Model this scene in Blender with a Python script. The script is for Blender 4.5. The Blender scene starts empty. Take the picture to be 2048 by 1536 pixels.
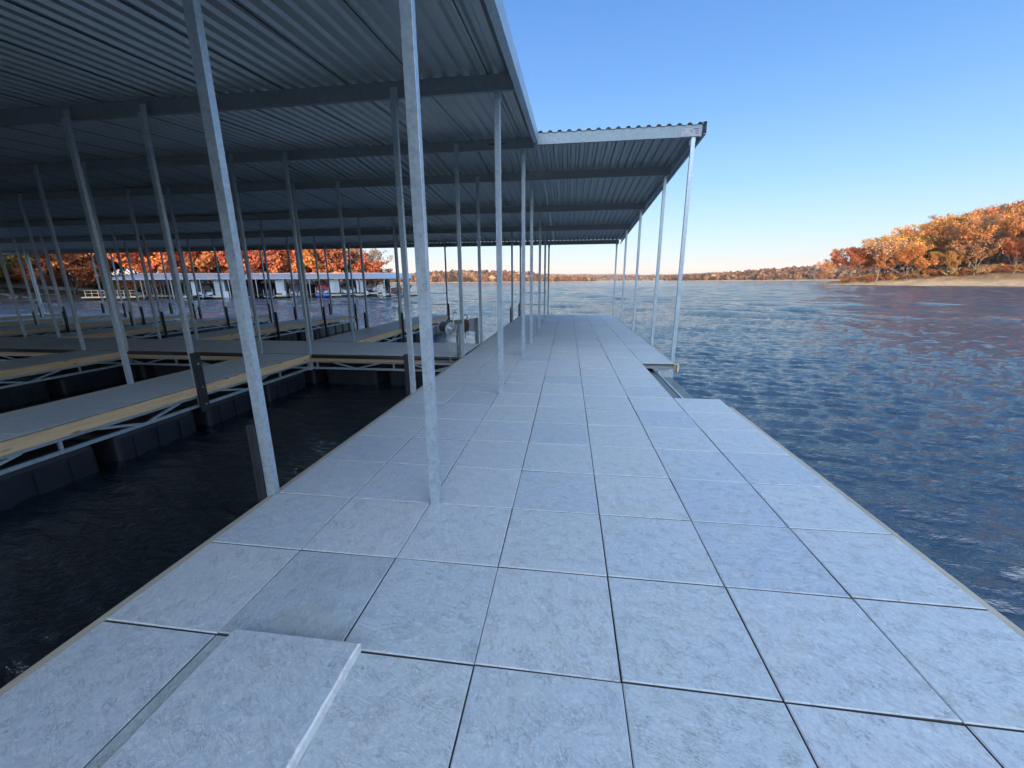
import bpy, math, random
import numpy as np
from mathutils import Vector, Matrix
random.seed(7); RNG = np.random.default_rng(7)
S = bpy.context.scene
COL = S.collection
# ------------------------------------------------------------------ camera
cd = bpy.data.cameras.new('camera'); cam = bpy.data.objects.new('camera', cd); COL.objects.link(cam)
cd.sensor_width = 36; cd.lens = 807.96 / 2048 * 36; cd.clip_start = 0.05; cd.clip_end = 20000
Rr = Vector((0.99104414, 0.13339048, -0.00620485)); Dd = Vector((0.02694553, -0.24527387, -0.96907929)); Fw = Vector((-0.13078784, 0.96023315, -0.24667151))
CAM = Vector((2.217, -1.365, 1.6))
cam.matrix_world = Matrix(((Rr.x, -Dd.x, -Fw.x, CAM.x), (Rr.y, -Dd.y, -Fw.y, CAM.y), (Rr.z, -Dd.z, -Fw.z, CAM.z), (0, 0, 0, 1)))
S.camera = cam
# ------------------------------------------------------------------ light
SUN_EL = math.radians(6.0)
SH = Vector((0.06, -0.998, 0)).normalized()          # horizontal direction towards the sun
world = bpy.data.worlds.new('World'); S.world = world; world.use_nodes = True
nt = world.node_tree; bg = nt.nodes['Background']
sky = nt.nodes.new('ShaderNodeTexSky'); sky.sky_type = 'NISHITA'; sky.sun_disc = False
sky.sun_elevation = SUN_EL; sky.sun_rotation = math.atan2(SH.x, SH.y)
sky.altitude = 200; sky.air_density = 1.0; sky.dust_density = 1.0; sky.ozone_density = 1.0
tc = nt.nodes.new('ShaderNodeTexCoord'); sx = nt.nodes.new('ShaderNodeSeparateXYZ'); nt.links.new(tc.outputs['Generated'], sx.inputs[0])
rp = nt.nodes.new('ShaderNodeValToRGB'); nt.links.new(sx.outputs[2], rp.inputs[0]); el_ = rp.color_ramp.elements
STOPS = [(0, (.80, .66, .60)), (.022, (.79, .77, .74)), (.05, (.62, .79, .88)), (.096, (.47, .75, .96)), (.19, (.27, .60, .96)), (.30, (.155, .44, .93)), (.39, (.105, .345, .86)), (.515, (.065, .26, .74)), (.77, (.13, .34, .78)), (1, (.14, .34, .76))]  # stops above the frame raised to add skylight on the deck
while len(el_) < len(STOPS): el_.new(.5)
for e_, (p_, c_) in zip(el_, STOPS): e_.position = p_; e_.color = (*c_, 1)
def vm(op, a, b):
    n_ = nt.nodes.new('ShaderNodeVectorMath'); n_.operation = op
    for k_, v_ in enumerate((a, b)):
        if hasattr(v_, 'is_output'): nt.links.new(v_, n_.inputs[k_])
        elif op == 'SCALE' and k_ == 1: n_.inputs['Scale'].default_value = v_
        else: n_.inputs[k_].default_value = v_
    return n_.outputs['Value'] if op == 'DOT_PRODUCT' else n_.outputs[0]
gd = Vector((SH.x*.93, SH.y*.93, .36))                    # added cool sky glow on the unseen sun side to brighten the deck
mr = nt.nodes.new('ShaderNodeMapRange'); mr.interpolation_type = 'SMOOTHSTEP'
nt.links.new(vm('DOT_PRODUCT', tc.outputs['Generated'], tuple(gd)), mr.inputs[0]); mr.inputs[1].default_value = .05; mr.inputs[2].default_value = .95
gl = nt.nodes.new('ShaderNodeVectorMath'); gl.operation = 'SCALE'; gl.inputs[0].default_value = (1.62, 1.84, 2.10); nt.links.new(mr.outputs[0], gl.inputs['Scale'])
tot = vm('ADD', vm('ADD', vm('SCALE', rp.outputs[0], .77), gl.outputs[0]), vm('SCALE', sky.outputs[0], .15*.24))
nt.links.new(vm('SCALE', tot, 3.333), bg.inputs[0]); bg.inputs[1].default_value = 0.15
sl = bpy.data.lights.new('sun', 'SUN'); sun = bpy.data.objects.new('sun', sl); COL.objects.link(sun)
sl.energy = 3.7; sl.angle = math.radians(0.5); sl.color = (1.0, 0.76, 0.54)
sd = Vector((SH.x * math.cos(SUN_EL), SH.y * math.cos(SUN_EL), math.sin(SUN_EL)))
sun.rotation_euler = sd.to_track_quat('Z', 'Y').to_euler(); sun.location = sd * 50
S.view_settings.view_transform = 'Standard'; S.view_settings.look = 'None'; S.view_settings.gamma = 1
S.view_settings.exposure = 1.34
S.cycles.max_bounces = 5; S.cycles.diffuse_bounces = 3; S.cycles.glossy_bounces = 4; S.cycles.transparent_max_bounces = 4
S.cycles.caustics_reflective = False; S.cycles.caustics_refractive = False
ZW = -0.72                                             # water level, deck top is z = 0
# ------------------------------------------------------------------ helpers
class NT:
    """tiny material builder"""
    def __init__(s, name):
        s.m = bpy.data.materials.new(name); s.m.use_nodes = True; s.t = s.m.node_tree
        s.p = s.t.nodes['Principled BSDF']; s.out = s.t.nodes['Material Output']
    def n(s, typ, **kw):
        nd = s.t.nodes.new(typ)
        for k, v in kw.items():
            if k.startswith('i_'):
                key = k[2:]; key = int(key) if key.isdigit() else key.replace('_', ' ')
                nd.inputs[key].default_value = v
            else: setattr(nd, k, v)
        return nd
    def l(s, a, b): s.t.links.new(a, b)
    def ramp(s, fac, stops, interp='LINEAR'):
        r = s.n('ShaderNodeValToRGB'); r.color_ramp.interpolation = interp
        e = r.color_ramp.elements
        while len(e) < len(stops): e.new(0.5)
        for k, (p, c) in enumerate(stops):
            e[k].position = p; e[k].color = (*c, 1) if len(c) == 3 else c
        s.l(fac, r.inputs[0]); return r.outputs[0]
    def noise(s, vec, scale, detail=4, rough=.5, dist=0):
        n = s.n('ShaderNodeTexNoise'); n.inputs['Scale'].default_value = scale; n.inputs['Detail'].default_value = detail
        n.inputs['Roughness'].default_value = rough; n.inputs['Distortion'].default_value = dist
        if vec is not None: s.l(vec, n.inputs['Vector'])
        return n.outputs[0]
    def mapping(s, vec, scale=(1, 1, 1), rot=(0, 0, 0)):
        n = s.n('ShaderNodeMapping'); n.inputs['Scale'].default_value = scale; n.inputs['Rotation'].default_value = rot
        s.l(vec, n.inputs['Vector']); return n.outputs[0]
    def mix(s, fac, a, b, mode='MIX'):
        n = s.n('ShaderNodeMix', data_type='RGBA', blend_type=mode)
        for val, sock in ((fac, n.inputs[0]), (a, n.inputs[6]), (b, n.inputs[7])):
            if hasattr(val, 'is_output'): s.l(val, sock)
            else: sock.default_value = val if isinstance(val, (int, float)) else (*val, 1)
        return n.outputs[2]
    def math(s, op, a, b=None, c=None, clamp=False):
        n = s.n('ShaderNodeMath', operation=op); n.use_clamp = clamp
        for k, v in enumerate((a, b, c)):
            if v is None: continue
            if hasattr(v, 'is_output'): s.l(v, n.inputs[k])
            else: n.inputs[k].default_value = v
        return n.outputs[0]
    def bump(s, h, strength=.3, dist=.01, normal=None):
        b = s.n('ShaderNodeBump'); b.inputs['Strength'].default_value = strength; b.inputs['Distance'].default_value = dist
        s.l(h, b.inputs['Height'])
        if normal is not None: s.l(normal, b.inputs['Normal'])
        return b.outputs[0]
    def set(s, **kw):
        for k, v in kw.items():
            sock = s.p.inputs[{'color': 'Base Color', 'rough': 'Roughness', 'metal': 'Metallic', 'normal': 'Normal', 'spec': 'Specular IOR Level', 'ior': 'IOR'}[k]]
            if hasattr(v, 'is_output'): s.l(v, sock)
            elif isinstance(v, tuple): sock.default_value = (*v, 1)
            else: sock.default_value = v
        return s.m
    @property
    def pos(s): return s.n('ShaderNodeNewGeometry').outputs['Position']
    @property
    def objc(s): return s.n('ShaderNodeTexCoord').outputs['Object']

class MB:
    def __init__(s): s.v = []; s.f = []; s.tint = []
    def box(s, x0, x1, y0, y1, z0, z1):
        b = len(s.v)
        s.v += [(x0, y0, z0), (x1, y0, z0), (x1, y1, z0), (x0, y1, z0), (x0, y0, z1), (x1, y0, z1), (x1, y1, z1), (x0, y1, z1)]
        s.f += [tuple(b + i for i in q) for q in ((0, 3, 2, 1), (4, 5, 6, 7), (0, 1, 5, 4), (1, 2, 6, 5), (2, 3, 7, 6), (3, 0, 4, 7))]
        return s
    def bar(s, p0, p1, w, h, up=(0, 0, 1)):
        p0 = Vector(p0); p1 = Vector(p1); d = (p1 - p0).normalized(); upv = Vector(up)
        a = d.cross(upv)
        if a.length < 1e-4: a = d.cross(Vector((1, 0, 0)))
        a.normalize(); c = a.cross(d).normalized(); b = len(s.v)
        for p in (p0, p1):
            for q in ((-w/2, -h/2), (w/2, -h/2), (w/2, h/2), (-w/2, h/2)): s.v.append(tuple(p + a*q[0] + c*q[1]))
        s.f += [tuple(b + i for i in q) for q in ((0, 3, 2, 1), (4, 5, 6, 7), (0, 1, 5, 4), (1, 2, 6, 5), (2, 3, 7, 6), (3, 0, 4, 7))]
        return s
    def tube(s, p0, p1, r0, r1=None, n=10, cap=True):
        r1 = r0 if r1 is None else r1
        p0 = Vector(p0); p1 = Vector(p1); d = (p1 - p0).normalized()
        a = d.orthogonal().normalized(); c = d.cross(a); b = len(s.v)
        for p, r in ((p0, r0), (p1, r1)):
            for k in range(n):
                t = 2*math.pi*k/n; s.v.append(tuple(p + a*(r*math.cos(t)) + c*(r*math.sin(t))))
        for k in range(n): s.f.append((b+k, b+(k+1) % n, b+n+(k+1) % n, b+n+k))
        if cap: s.f.append(tuple(b+k for k in reversed(range(n)))); s.f.append(tuple(b+n+k for k in range(n)))
        return s
    def hull(s, secs):
        """loft a list of equal-length closed sections"""
        b = len(s.v); n = len(secs[0])
        for sec in secs: s.v += [tuple(p) for p in sec]
        for i in range(len(secs)-1):
            for k in range(n): s.f.append((b+i*n+k, b+i*n+(k+1) % n, b+(i+1)*n+(k+1) % n, b+(i+1)*n+k))
        s.f.append(tuple(b+k for k in reversed(range(n)))); s.f.append(tuple(b+(len(secs)-1)*n+k for k in range(n)))
        return s
    def build(s, name, mat, parent=None, bevel=0, smooth=False, loc=None):
        me = bpy.data.meshes.new(name); me.from_pydata(s.v, [], s.f); me.update()
        if mat: me.materials.append(mat)
        o = bpy.data.objects.new(name, me); COL.objects.link(o)
        if parent: o.parent = parent
        if loc: o.location = loc
        if smooth: me.polygons.foreach_set('use_smooth', [True]*len(me.polygons))
        if bevel:
            md = o.modifiers.new('bevel', 'BEVEL'); md.width = bevel; md.segments = 2; md.limit_method = 'ANGLE'
        return o
def tag(o, label=None, cat=None, group=None, kind=None):
    if label: o['label'] = label
    if cat: o['category'] = cat
    if group: o['group'] = group
    if kind: o['kind'] = kind
    return o
def empty(name, loc, rz=0):
    o = bpy.data.objects.new(name, None); COL.objects.link(o); o.location = loc; o.rotation_euler.z = rz; o.empty_display_size = .3
    return o
def np_mesh(name, verts, faces, mat, smooth=False):
    me = bpy.data.meshes.new(name); nv = len(verts); nf = len(faces); k = faces.shape[1]
    me.vertices.add(nv); me.vertices.foreach_set('co', np.asarray(verts, np.float32).ravel())
    me.loops.add(nf*k); me.loops.foreach_set('vertex_index', np.asarray(faces, np.int32).ravel())
    me.polygons.add(nf); me.polygons.foreach_set('loop_start', np.arange(0, nf*k, k, dtype=np.int32))
    me.polygons.foreach_set('loop_total', np.full(nf, k, np.int32))
    if smooth: me.polygons.foreach_set('use_smooth', np.ones(nf, bool))
    me.update(calc_edges=True); me.materials.append(mat)
    return me
def put(name, me, parent=None):
    o = bpy.data.objects.new(name, me); COL.objects.link(o)
    if parent: o.parent = parent
    return o
def grid_faces(nu, nv):
    i = np.arange(nu*nv).reshape(nu, nv)
    return np.stack([i[:-1, :-1], i[1:, :-1], i[1:, 1:], i[:-1, 1:]], -1).reshape(-1, 4)
def face_tint(me, vals, name='tint'):
    a = me.attributes.new(name, 'FLOAT', 'FACE'); a.data.foreach_set('value', np.asarray(vals, np.float32))
def vnoise(x, y, seed=0):
    """smooth value noise on arrays"""
    r = np.random.default_rng(seed); T = r.random((64, 64))
    xi = np.floor(x).astype(int); yi = np.floor(y).astype(int); fx = x-xi; fy = y-yi
    fx = fx*fx*(3-2*fx); fy = fy*fy*(3-2*fy)
    g = lambda a, b: T[a % 64, b % 64]
    return (g(xi, yi)*(1-fx)+g(xi+1, yi)*fx)*(1-fy)+(g(xi, yi+1)*(1-fx)+g(xi+1, yi+1)*fx)*fy
def fbm(x, y, seed=0, o=4):
    s = 0; a = .5
    for k in range(o): s = s+a*vnoise(x*2**k+k*7.3, y*2**k+k*3.1, seed+k); a *= .5
    return s
# ------------------------------------------------------------------ materials
def mat_galv(name, base=(.50, .53, .55), rough=.42, metal=.75, scale=14, contrast=.35):
    m = NT(name); p = m.objc
    sp = m.n('ShaderNodeTexVoronoi'); sp.inputs['Scale'].default_value = scale*3; m.l(p, sp.inputs['Vector'])
    n1 = m.noise(p, scale, 6, .65, 1.2); n2 = m.noise(p, 2.2, 3, .5)
    f = m.math('MULTIPLY_ADD', sp.outputs['Distance'], .35, m.math('MULTIPLY_ADD', n1, .8, m.math('MULTIPLY', n2, .35)))
    lo = tuple(c*(1-contrast) for c in base); hi = tuple(min(1, c*(1+contrast*.6)) for c in base)
    c = m.ramp(f, [(.35, lo), (.62, base), (.9, hi)])
    return m.set(color=c, rough=m.math('MULTIPLY_ADD', n1, .3, rough-.15), metal=metal, normal=m.bump(n1, .12, .004))
def mat_paint(name, c, rough=.45, metal=0., var=.15, scale=6):
    m = NT(name); n1 = m.noise(m.objc, scale, 5, .6)
    return m.set(color=m.ramp(n1, [(.3, tuple(x*(1-var) for x in c)), (.7, tuple(min(1, x*(1+var)) for x in c))]), rough=m.math('MULTIPLY_ADD', n1, .2, rough-.1), metal=metal, normal=m.bump(n1, .08, .003))
def mat_wood(name, c=(.80, .55, .31), axis='Y', knots=True):
    m = NT(name); p = m.objc
    sc = {'Y': (14, .8, 14), 'X': (.8, 14, 14)}[axis]
    g = m.noise(m.mapping(p, sc), 2.2, 6, .6, .8)
    col = m.ramp(g, [(.3, tuple(x*.72 for x in c)), (.5, c), (.75, tuple(min(1, x*1.22) for x in c))])
    if knots:
        v = m.n('ShaderNodeTexVoronoi'); v.inputs['Scale'].default_value = 1.0
        m.l(m.mapping(p, {'Y': (3, 2.2, 9), 'X': (2.2, 3, 9)}[axis]), v.inputs['Vector'])
        col = m.mix(m.ramp(v.outputs['Distance'], [(.08, (1, 1, 1)), (.17, (0, 0, 0))]), col, tuple(x*.3 for x in c))
    big = m.noise(p, .9, 2, .5)
    col = m.mix(m.math('MULTIPLY', big, .4), col, (.64, .50, .34))
    return m.set(color=col, rough=.72, normal=m.bump(g, .2, .003))
def mat_tile(name, tint_amt=1.0):
    m = NT(name); p = m.pos
    t = m.n('ShaderNodeAttribute'); t.attribute_name = 'tint'; t.attribute_type = 'GEOMETRY'
    tv = t.outputs['Fac']
    off = m.n('ShaderNodeCombineXYZ'); m.l(m.math('MULTIPLY', tv, 37.0), off.inputs[0]); m.l(m.math('MULTIPLY', tv, 91.0), off.inputs[1])
    va = m.n('ShaderNodeVectorMath', operation='ADD'); m.l(p, va.inputs[0]); m.l(off.outputs[0], va.inputs[1]); pv = va.outputs[0]
    g_ = .97 if tint_amt == 1.0 else 1.32
    base = m.ramp(tv, [*[(q_, tuple(w_*g_ for w_ in cc)) for q_, cc in ((0, (.40, .47, .55)), (.25, (.49, .54, .56)), (.5, (.46, .515, .56)), (.75, (.51, .55, .58)), (1, (.45, .515, .58)))]])
    big = m.noise(pv, 3.2, 5, .6, .6)
    c = m.mix(m.ramp(big, [(.35, (0, 0, 0)), (.7, (.35, .35, .35))]), base, (.52, .52, .50))
    grain = m.noise(pv, 55, 6, .65, .4)
    c = m.mix(.75, c, m.ramp(grain, [(.3, (.78, .80, .82)), (.7, (1.14, 1.13, 1.12))]), 'MULTIPLY')
    med = m.noise(pv, 17, 5, .62, .9)
    c = m.mix(.8, c, m.ramp(med, [(.32, (.91, .93, .95)), (.5, (1, 1, 1)), (.68, (1.06, 1.05, 1.04))]), 'MULTIPLY')
    # slate-like creases: ridged warped noise, stretched in one direction per tile
    rt = m.n('ShaderNodeVectorRotate', rotation_type='Z_AXIS'); m.l(pv, rt.inputs['Vector']); m.l(m.math('MULTIPLY_ADD', tv, 1.2, .2), rt.inputs['Angle'])
    st = m.mapping(rt.outputs[0], (7, 17, 7))
    r1 = m.math('ABSOLUTE', m.math('SUBTRACT', m.noise(st, 1.5, 5, .58, 1.6), .5))
    r2 = m.math('ABSOLUTE', m.math('SUBTRACT', m.noise(st, 3.1, 4, .6, 2.2), .53))
    gate = m.ramp(m.noise(pv, 9, 2, .5), [(.44, (0, 0, 0)), (.56, (1, 1, 1))])
    gate2 = m.ramp(m.noise(pv, 12, 2, .5), [(.50, (0, 0, 0)), (.60, (1, 1, 1))])
    lt = m.math('MULTIPLY', m.ramp(r1, [(.0, (1, 1, 1)), (.022, (0, 0, 0))]), gate)
    dk = m.math('MULTIPLY', m.ramp(r2, [(.0, (1, 1, 1)), (.016, (0, 0, 0))]), gate2)
    c = m.mix(m.math('MULTIPLY', lt, .75), c, (.78, .79, .79))
    c = m.mix(m.math('MULTIPLY', dk, .5), c, (.18, .19, .20))
    # sparse dirt flecks and tan stains
    v = m.n('ShaderNodeTexVoronoi'); v.inputs['Scale'].default_value = 9; m.l(pv, v.inputs['Vector'])
    fl = m.math('MULTIPLY', m.ramp(v.outputs['Distance'], [(.03, (1, 1, 1)), (.07, (0, 0, 0))]), m.ramp(m.noise(pv, 2.1, 1), [(.55, (0, 0, 0)), (.62, (1, 1, 1))]))
    c = m.mix(m.math('MULTIPLY', fl, .6), c, (.12, .10, .08))
    stn = m.ramp(m.noise(pv, 1.7, 5, .7, .5), [(.60, (0, 0, 0)), (.76, (.5, .5, .5))])
    c = m.mix(stn, c, (.42, .39, .30))
    eg = m.n('ShaderNodeAttribute'); eg.attribute_name = 'cream_lit_edge'; eg.attribute_type = 'GEOMETRY'
    c = m.mix(eg.outputs['Fac'], c, (.76, .74, .70))  # cream paver sides; on the loose slab the paleness also paints in sky light
    dt = m.n('ShaderNodeAttribute'); dt.attribute_name = 'dirt'; dt.attribute_type = 'GEOMETRY'
    c = m.mix(m.math('MULTIPLY', dt.outputs['Fac'], m.ramp(m.noise(pv, 4, 5, .6), [(.35, (.5, .5, .5)), (.65, (1, 1, 1))])), c, (.66, .72, .68), 'MULTIPLY')
    h = m.math('MULTIPLY_ADD', m.noise(st, 1.2, 8, .62, 1.1), 1.0, m.math('MULTIPLY_ADD', m.math('SUBTRACT', lt, dk), .22, m.math('MULTIPLY', m.noise(pv, 22, 5, .6), .55)))
    return m.set(color=c, rough=m.math('MULTIPLY_ADD', grain, .25, .46), normal=m.bump(h, .85, .0085), spec=.4)
M = dict(
    tile=mat_tile('paver_concrete'),
    panel=mat_tile('pale_deck_panel', .2),
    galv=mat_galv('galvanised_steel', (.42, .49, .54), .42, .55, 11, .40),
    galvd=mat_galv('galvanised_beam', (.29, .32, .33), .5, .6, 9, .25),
    roof=mat_galv('roof_sheet_steel', (.43, .46, .45), .42, .7, 5, .16),
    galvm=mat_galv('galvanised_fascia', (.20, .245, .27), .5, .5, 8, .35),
    woodY=mat_wood('pine_board_y'), woodX=mat_wood('pine_board_x', axis='X'),
    grey_wood=mat_wood('weathered_edge_board', (.34, .31, .25), knots=False),
    rubber=mat_paint('black_rubber', (.022, .024, .028), .5, 0, .3),
    bolt=mat_galv('bolt_steel', (.7, .7, .7), .3, .9),
    float=mat_paint('float_plastic', (.012, .016, .024), .55, 0, .35, 2),
    floatg=mat_paint('float_grey_plastic', (.16, .17, .17), .5, 0, .3, 2),
    joint=mat_paint('joint_side', (.10, .095, .085), .9),
    white=mat_paint('white_gelcoat', (.40, .43, .47), .3, 0, .06),
    black=mat_paint('black_canvas', (.02, .02, .024), .8, 0, .3),
    dkred=mat_paint('dark_red_canvas', (.22, .02, .03), .7, 0, .25),
    maroon=mat_paint('maroon_hull', (.13, .02, .025), .35, 0, .2),
    brown=mat_paint('brown_hull', (.09, .055, .035), .5, 0, .3),
    blue=mat_paint('blue_plastic', (.02, .07, .42), .4, 0, .15),
    greyp=mat_paint('grey_painted_panel', (.30, .33, .38), .5, 0, .1),
    steelg=mat_paint('grey_green_steel', (.17, .20, .19), .55, .3, .2),
    sign=mat_paint('sign_plate', (.36, .37, .40), .45, 0, .06),
    ink=mat_paint('dark_ink', (.05, .06, .09), .7, 0, .1),
)
# ------------------------------------------------------------------ the setting: water
def water():
    m = NT('lake_water'); p = m.pos
    ln = m.n('ShaderNodeVectorMath', operation='LENGTH'); m.l(p, ln.inputs[0]); d = ln.outputs['Value']
    a = m.noise(m.mapping(p, (1, 2.3, 1), (0, 0, .12)), 8.0, 4, .6, .3)
    b = m.noise(m.mapping(p, (1, 3.2, 1), (0, 0, -.1)), 2.2, 5, .6, .3)
    c = m.noise(m.mapping(p, (1, 3.0, 1), (0, 0, .1)), .22, 4, .6, .3)
    near = m.bump(a, .65, .04)
    far = m.math('MULTIPLY', m.math('DIVIDE', m.math('SUBTRACT', d, 8.), 22., clamp=True), 1.0)
    bm = m.n('ShaderNodeBump'); bm.inputs['Distance'].default_value = .50; m.l(m.math('MULTIPLY', far, .55), bm.inputs['Strength']); m.l(b, bm.inputs['Height']); m.l(near, bm.inputs['Normal'])
    b2 = m.n('ShaderNodeBump'); b2.inputs['Distance'].default_value = 1.8; m.l(m.math('MULTIPLY', far, .10), b2.inputs['Strength']); m.l(c, b2.inputs['Height']); m.l(bm.outputs[0], b2.inputs['Normal'])
    m.p.inputs['Specular IOR Level'].default_value = .5
    return m.set(color=(.001, .006, .011), rough=m.math('MULTIPLY_ADD', m.math('DIVIDE', d, 250., clamp=True), .08, .03), ior=2.4, normal=b2.outputs[0])
def build_water():
    cx, cy = CAM.x, CAM.y
    a1 = np.linspace(-66, 62, 1080); a2 = np.linspace(62, 294, 60)[1:]
    ang = np.radians(np.concatenate([a1, a2]))
    r = np.concatenate([[0.05], np.exp(np.arange(math.log(.9), math.log(180), .0068)), np.exp(np.arange(math.log(180), math.log(6000), .035))])
    Rg, A = np.meshgrid(r, ang, indexing='ij')
    X = cx+Rg*np.sin(A); Y = cy+Rg*np.cos(A); Z = np.zeros_like(X)
    sp = np.maximum(Rg*.0066, Rg*np.radians(128/1080))
    sp = np.where(A > np.radians(62.2), Rg*.07, sp)
    q = np.random.default_rng(3)
    lams = np.exp(q.uniform(math.log(.10), math.log(.70), 110))
    for lam in lams:
        th = q.normal(.18, .42); k = 2*np.pi/lam
        amp = .0090*lam**.80*q.uniform(.5, 1.3)/1.15
        att = np.exp(-(sp/lam*2.6)**2)
        env = .75
        ph = k*(X*np.sin(th)+Y*np.cos(th))+q.uniform(0, 6.28)
        w = np.sin(ph+.35*np.sin(ph*.31+q.uniform(0, 6)))
        Z += amp*env*att*(w+.22*np.cos(2*ph))
    for lam in np.exp(q.uniform(math.log(2.2), math.log(9), 36)):
        th = q.normal(.15, .5); k = 2*np.pi/lam; att = np.exp(-(sp/lam*2.2)**2)*np.clip((Rg-12)/25, 0, 1)
        Z += .018/k*att*np.sin(k*(X*np.sin(th)+Y*np.cos(th))+q.uniform(0, 6.28))
    gust = fbm(X*.35, Y*.5, 5, 3)
    Z *= (.75+.55*gust)
    # sheltered under the roof of the slips
    calm = 1-.45*np.clip((1.0-X)/2, 0, 1)*np.clip((20-Y)/4, 0, 1)
    Z = Z*calm+ZW
    faces = grid_faces(len(r), len(ang))
    me = np_mesh('water', np.stack([X, Y, Z], -1).reshape(-1, 3), faces, water(), True)
    tag(put('water', me), kind='structure')
build_water()
# ------------------------------------------------------------------ terrain
def mat_ground(name, cols, scale=.6, grass=False):
    m = NT(name); p = m.pos
    n1 = m.noise(p, scale, 8, .65, .5); n2 = m.noise(m.mapping(p, (.25, .25, 3)), 1.3, 5, .6, .8)
    f = m.math('ADD', m.math('MULTIPLY', n1, .6), m.math('MULTIPLY', n2, .4))
    c = m.ramp(f, [(.3, cols[0]), (.45, cols[1]), (.55, cols[2]), (.7, cols[3])])
    if grass:                                          # dry grass and leaf litter above the gravel strip
        sz = m.n('ShaderNodeSeparateXYZ'); m.l(p, sz.inputs[0])
        gz = m.math('DIVIDE', m.math('SUBTRACT', m.math('ADD', sz.outputs[2], m.math('MULTIPLY', n1, 1.6)), 1.15), 1.2, clamp=True)
        c = m.mix(gz, c, m.ramp(m.noise(p, 1.1, 6, .7), [(.35, (.16, .085, .035)), (.5, (.27, .15, .06)), (.65, (.33, .22, .10))]))
    v = m.n('ShaderNodeTexVoronoi', feature='F1'); v.inputs['Scale'].default_value = scale*3; m.l(p, v.inputs['Vector'])
    h = m.math('ADD', m.noise(p, scale*4, 6, .7), m.math('MULTIPLY', v.outputs['Distance'], .6))
    return m.set(color=c, rough=.9, normal=m.bump(h, .9, .35))
M['beach'] = mat_ground('pale_gravel_shore', [(.26, .14, .06), (.44, .28, .14), (.54, .37, .20), (.30, .18, .08)], grass=True)
M['bank'] = mat_ground('rocky_bank', [(.028, .020, .015), (.060, .043, .033), (.115, .092, .075), (.05, .038, .025)], .9)
M['forest_floor'] = mat_ground('leaf_litter_ground', [(.13, .07, .03), (.22, .12, .05), (.28, .16, .07), (.12, .08, .04)], .3)
def terrain(name, shore, inland, prof, hfac, mat, nu=160, nv=48, rough=.5, seed=1):
    sh = np.array(shore, float); il = np.array(inland, float)
    def dense(P):
        t = np.linspace(0, len(P)-1, nu); i = np.minimum(t.astype(int), len(P)-2); f = (t-i)[:, None]
        f = f*f*(3-2*f)*.3+f*.7
        return P[i]*(1-f)+P[i+1]*f
    a = dense(sh); b = dense(il); hf = dense(np.array(hfac, float)[:, None])[:, 0]
    v = np.linspace(0, 1, nv)**1.5
    P = a[:, None]*(1-v)[None, :, None]+b[:, None]*v[None, :, None]
    z = np.interp(v, [p[0] for p in prof], [p[1] for p in prof])[None, :]*np.ones((nu, 1))
    z = np.where(z > 0, z*hf[:, None], z)
    X, Y = P[..., 0], P[..., 1]
    nz = fbm(X*.22, Y*.22, seed, 5)-.47
    P = np.concatenate([P, (ZW+z+nz*rough*np.clip((z+.6)/2.2, .05, 1)*2)[..., None]], -1)
    me = np_mesh(name, P.reshape(-1, 3), grid_faces(nu, nv), mat, True)
    o = put(name, me); tag(o, kind='structure')
    pts = P.reshape(-1, 3)
    def height(x, y):
        d = (pts[:, 0]-x)**2+(pts[:, 1]-y)**2
        return float(pts[np.argmin(d), 2])
    return height
hR = terrain('right_shore_ground', [(330, 20), (230, 60), (170, 100), (130, 130), (120, 153), (117, 172), (112, 196), (117, 214), (150, 240), (230, 260)],
             [(420, 100), (330, 150), (270, 178), (225, 195), (195, 203), (172, 207), (150, 211), (148, 216), (175, 236), (240, 255)],
             [(0, -1.2), (.02, -.1), (.07, .7), (.2, 2.6), (.35, 4.6), (.6, 9), (1, 15)], [1.5, 1.35, 1.2, 1.05, .9, .7, .35, .3, .5, .7], M['beach'], 240, 60, .8, 3)
hL = terrain('left_bank_ground', [(-25, -30), (-34, 0), (-44, 22), (-58, 33), (-70, 44), (-74, 50), (-68, 60), (-56, 66), (-40, 72), (-35, 77), (-40, 86), (-70, 105), (-120, 125)],
             [(-80, -40), (-92, -10), (-105, 12), (-120, 36), (-130, 60), (-125, 84), (-105, 95), (-85, 99), (-66, 96), (-56, 93), (-58, 98), (-85, 118), (-130, 140)],
             [(0, -1.2), (.02, -.1), (.08, .9), (.2, 2.0), (.3, 2.5), (.6, 3.2), (1, 5)], [1.2, 1.2, 1.1, 1, 1, 1, .9, .8, .7, .6, .6, .8, 1], M['bank'], 220, 50, .7, 9)
def ridge():
    pr = np.array([SH.x, SH.y]); pp = np.array([-SH.y, SH.x])
    nu, nv = 180, 26
    u = np.linspace(-280, 330, nu); v = np.linspace(-1, 1, nv)
    U, V = np.meshgrid(u, v, indexing='ij')
    top = np.interp(u, [-280, -110, -60, -24, 0, 60, 330], [14.5, 15.0, 16.2, 17.0, 15.0, 14.5, 14.0])[:, None]
    wob = (fbm(U*.12, U*0+3, 21, 4)-.47)*2.2
    X = (62+V*34)*pr[0]+U*pp[0]; Y = (62+V*34)*pr[1]+U*pp[1]
    Z = ZW-1.2+(top+wob+1.9)*np.clip(1-np.abs(V)**1.7, 0, 1)
    me = np_mesh('wooded_ridge', np.stack([X, Y, Z], -1).reshape(-1, 3), grid_faces(nu, nv), M['forest_floor'], True)
    tag(put('hill', me), kind='structure')
ridge()
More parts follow.
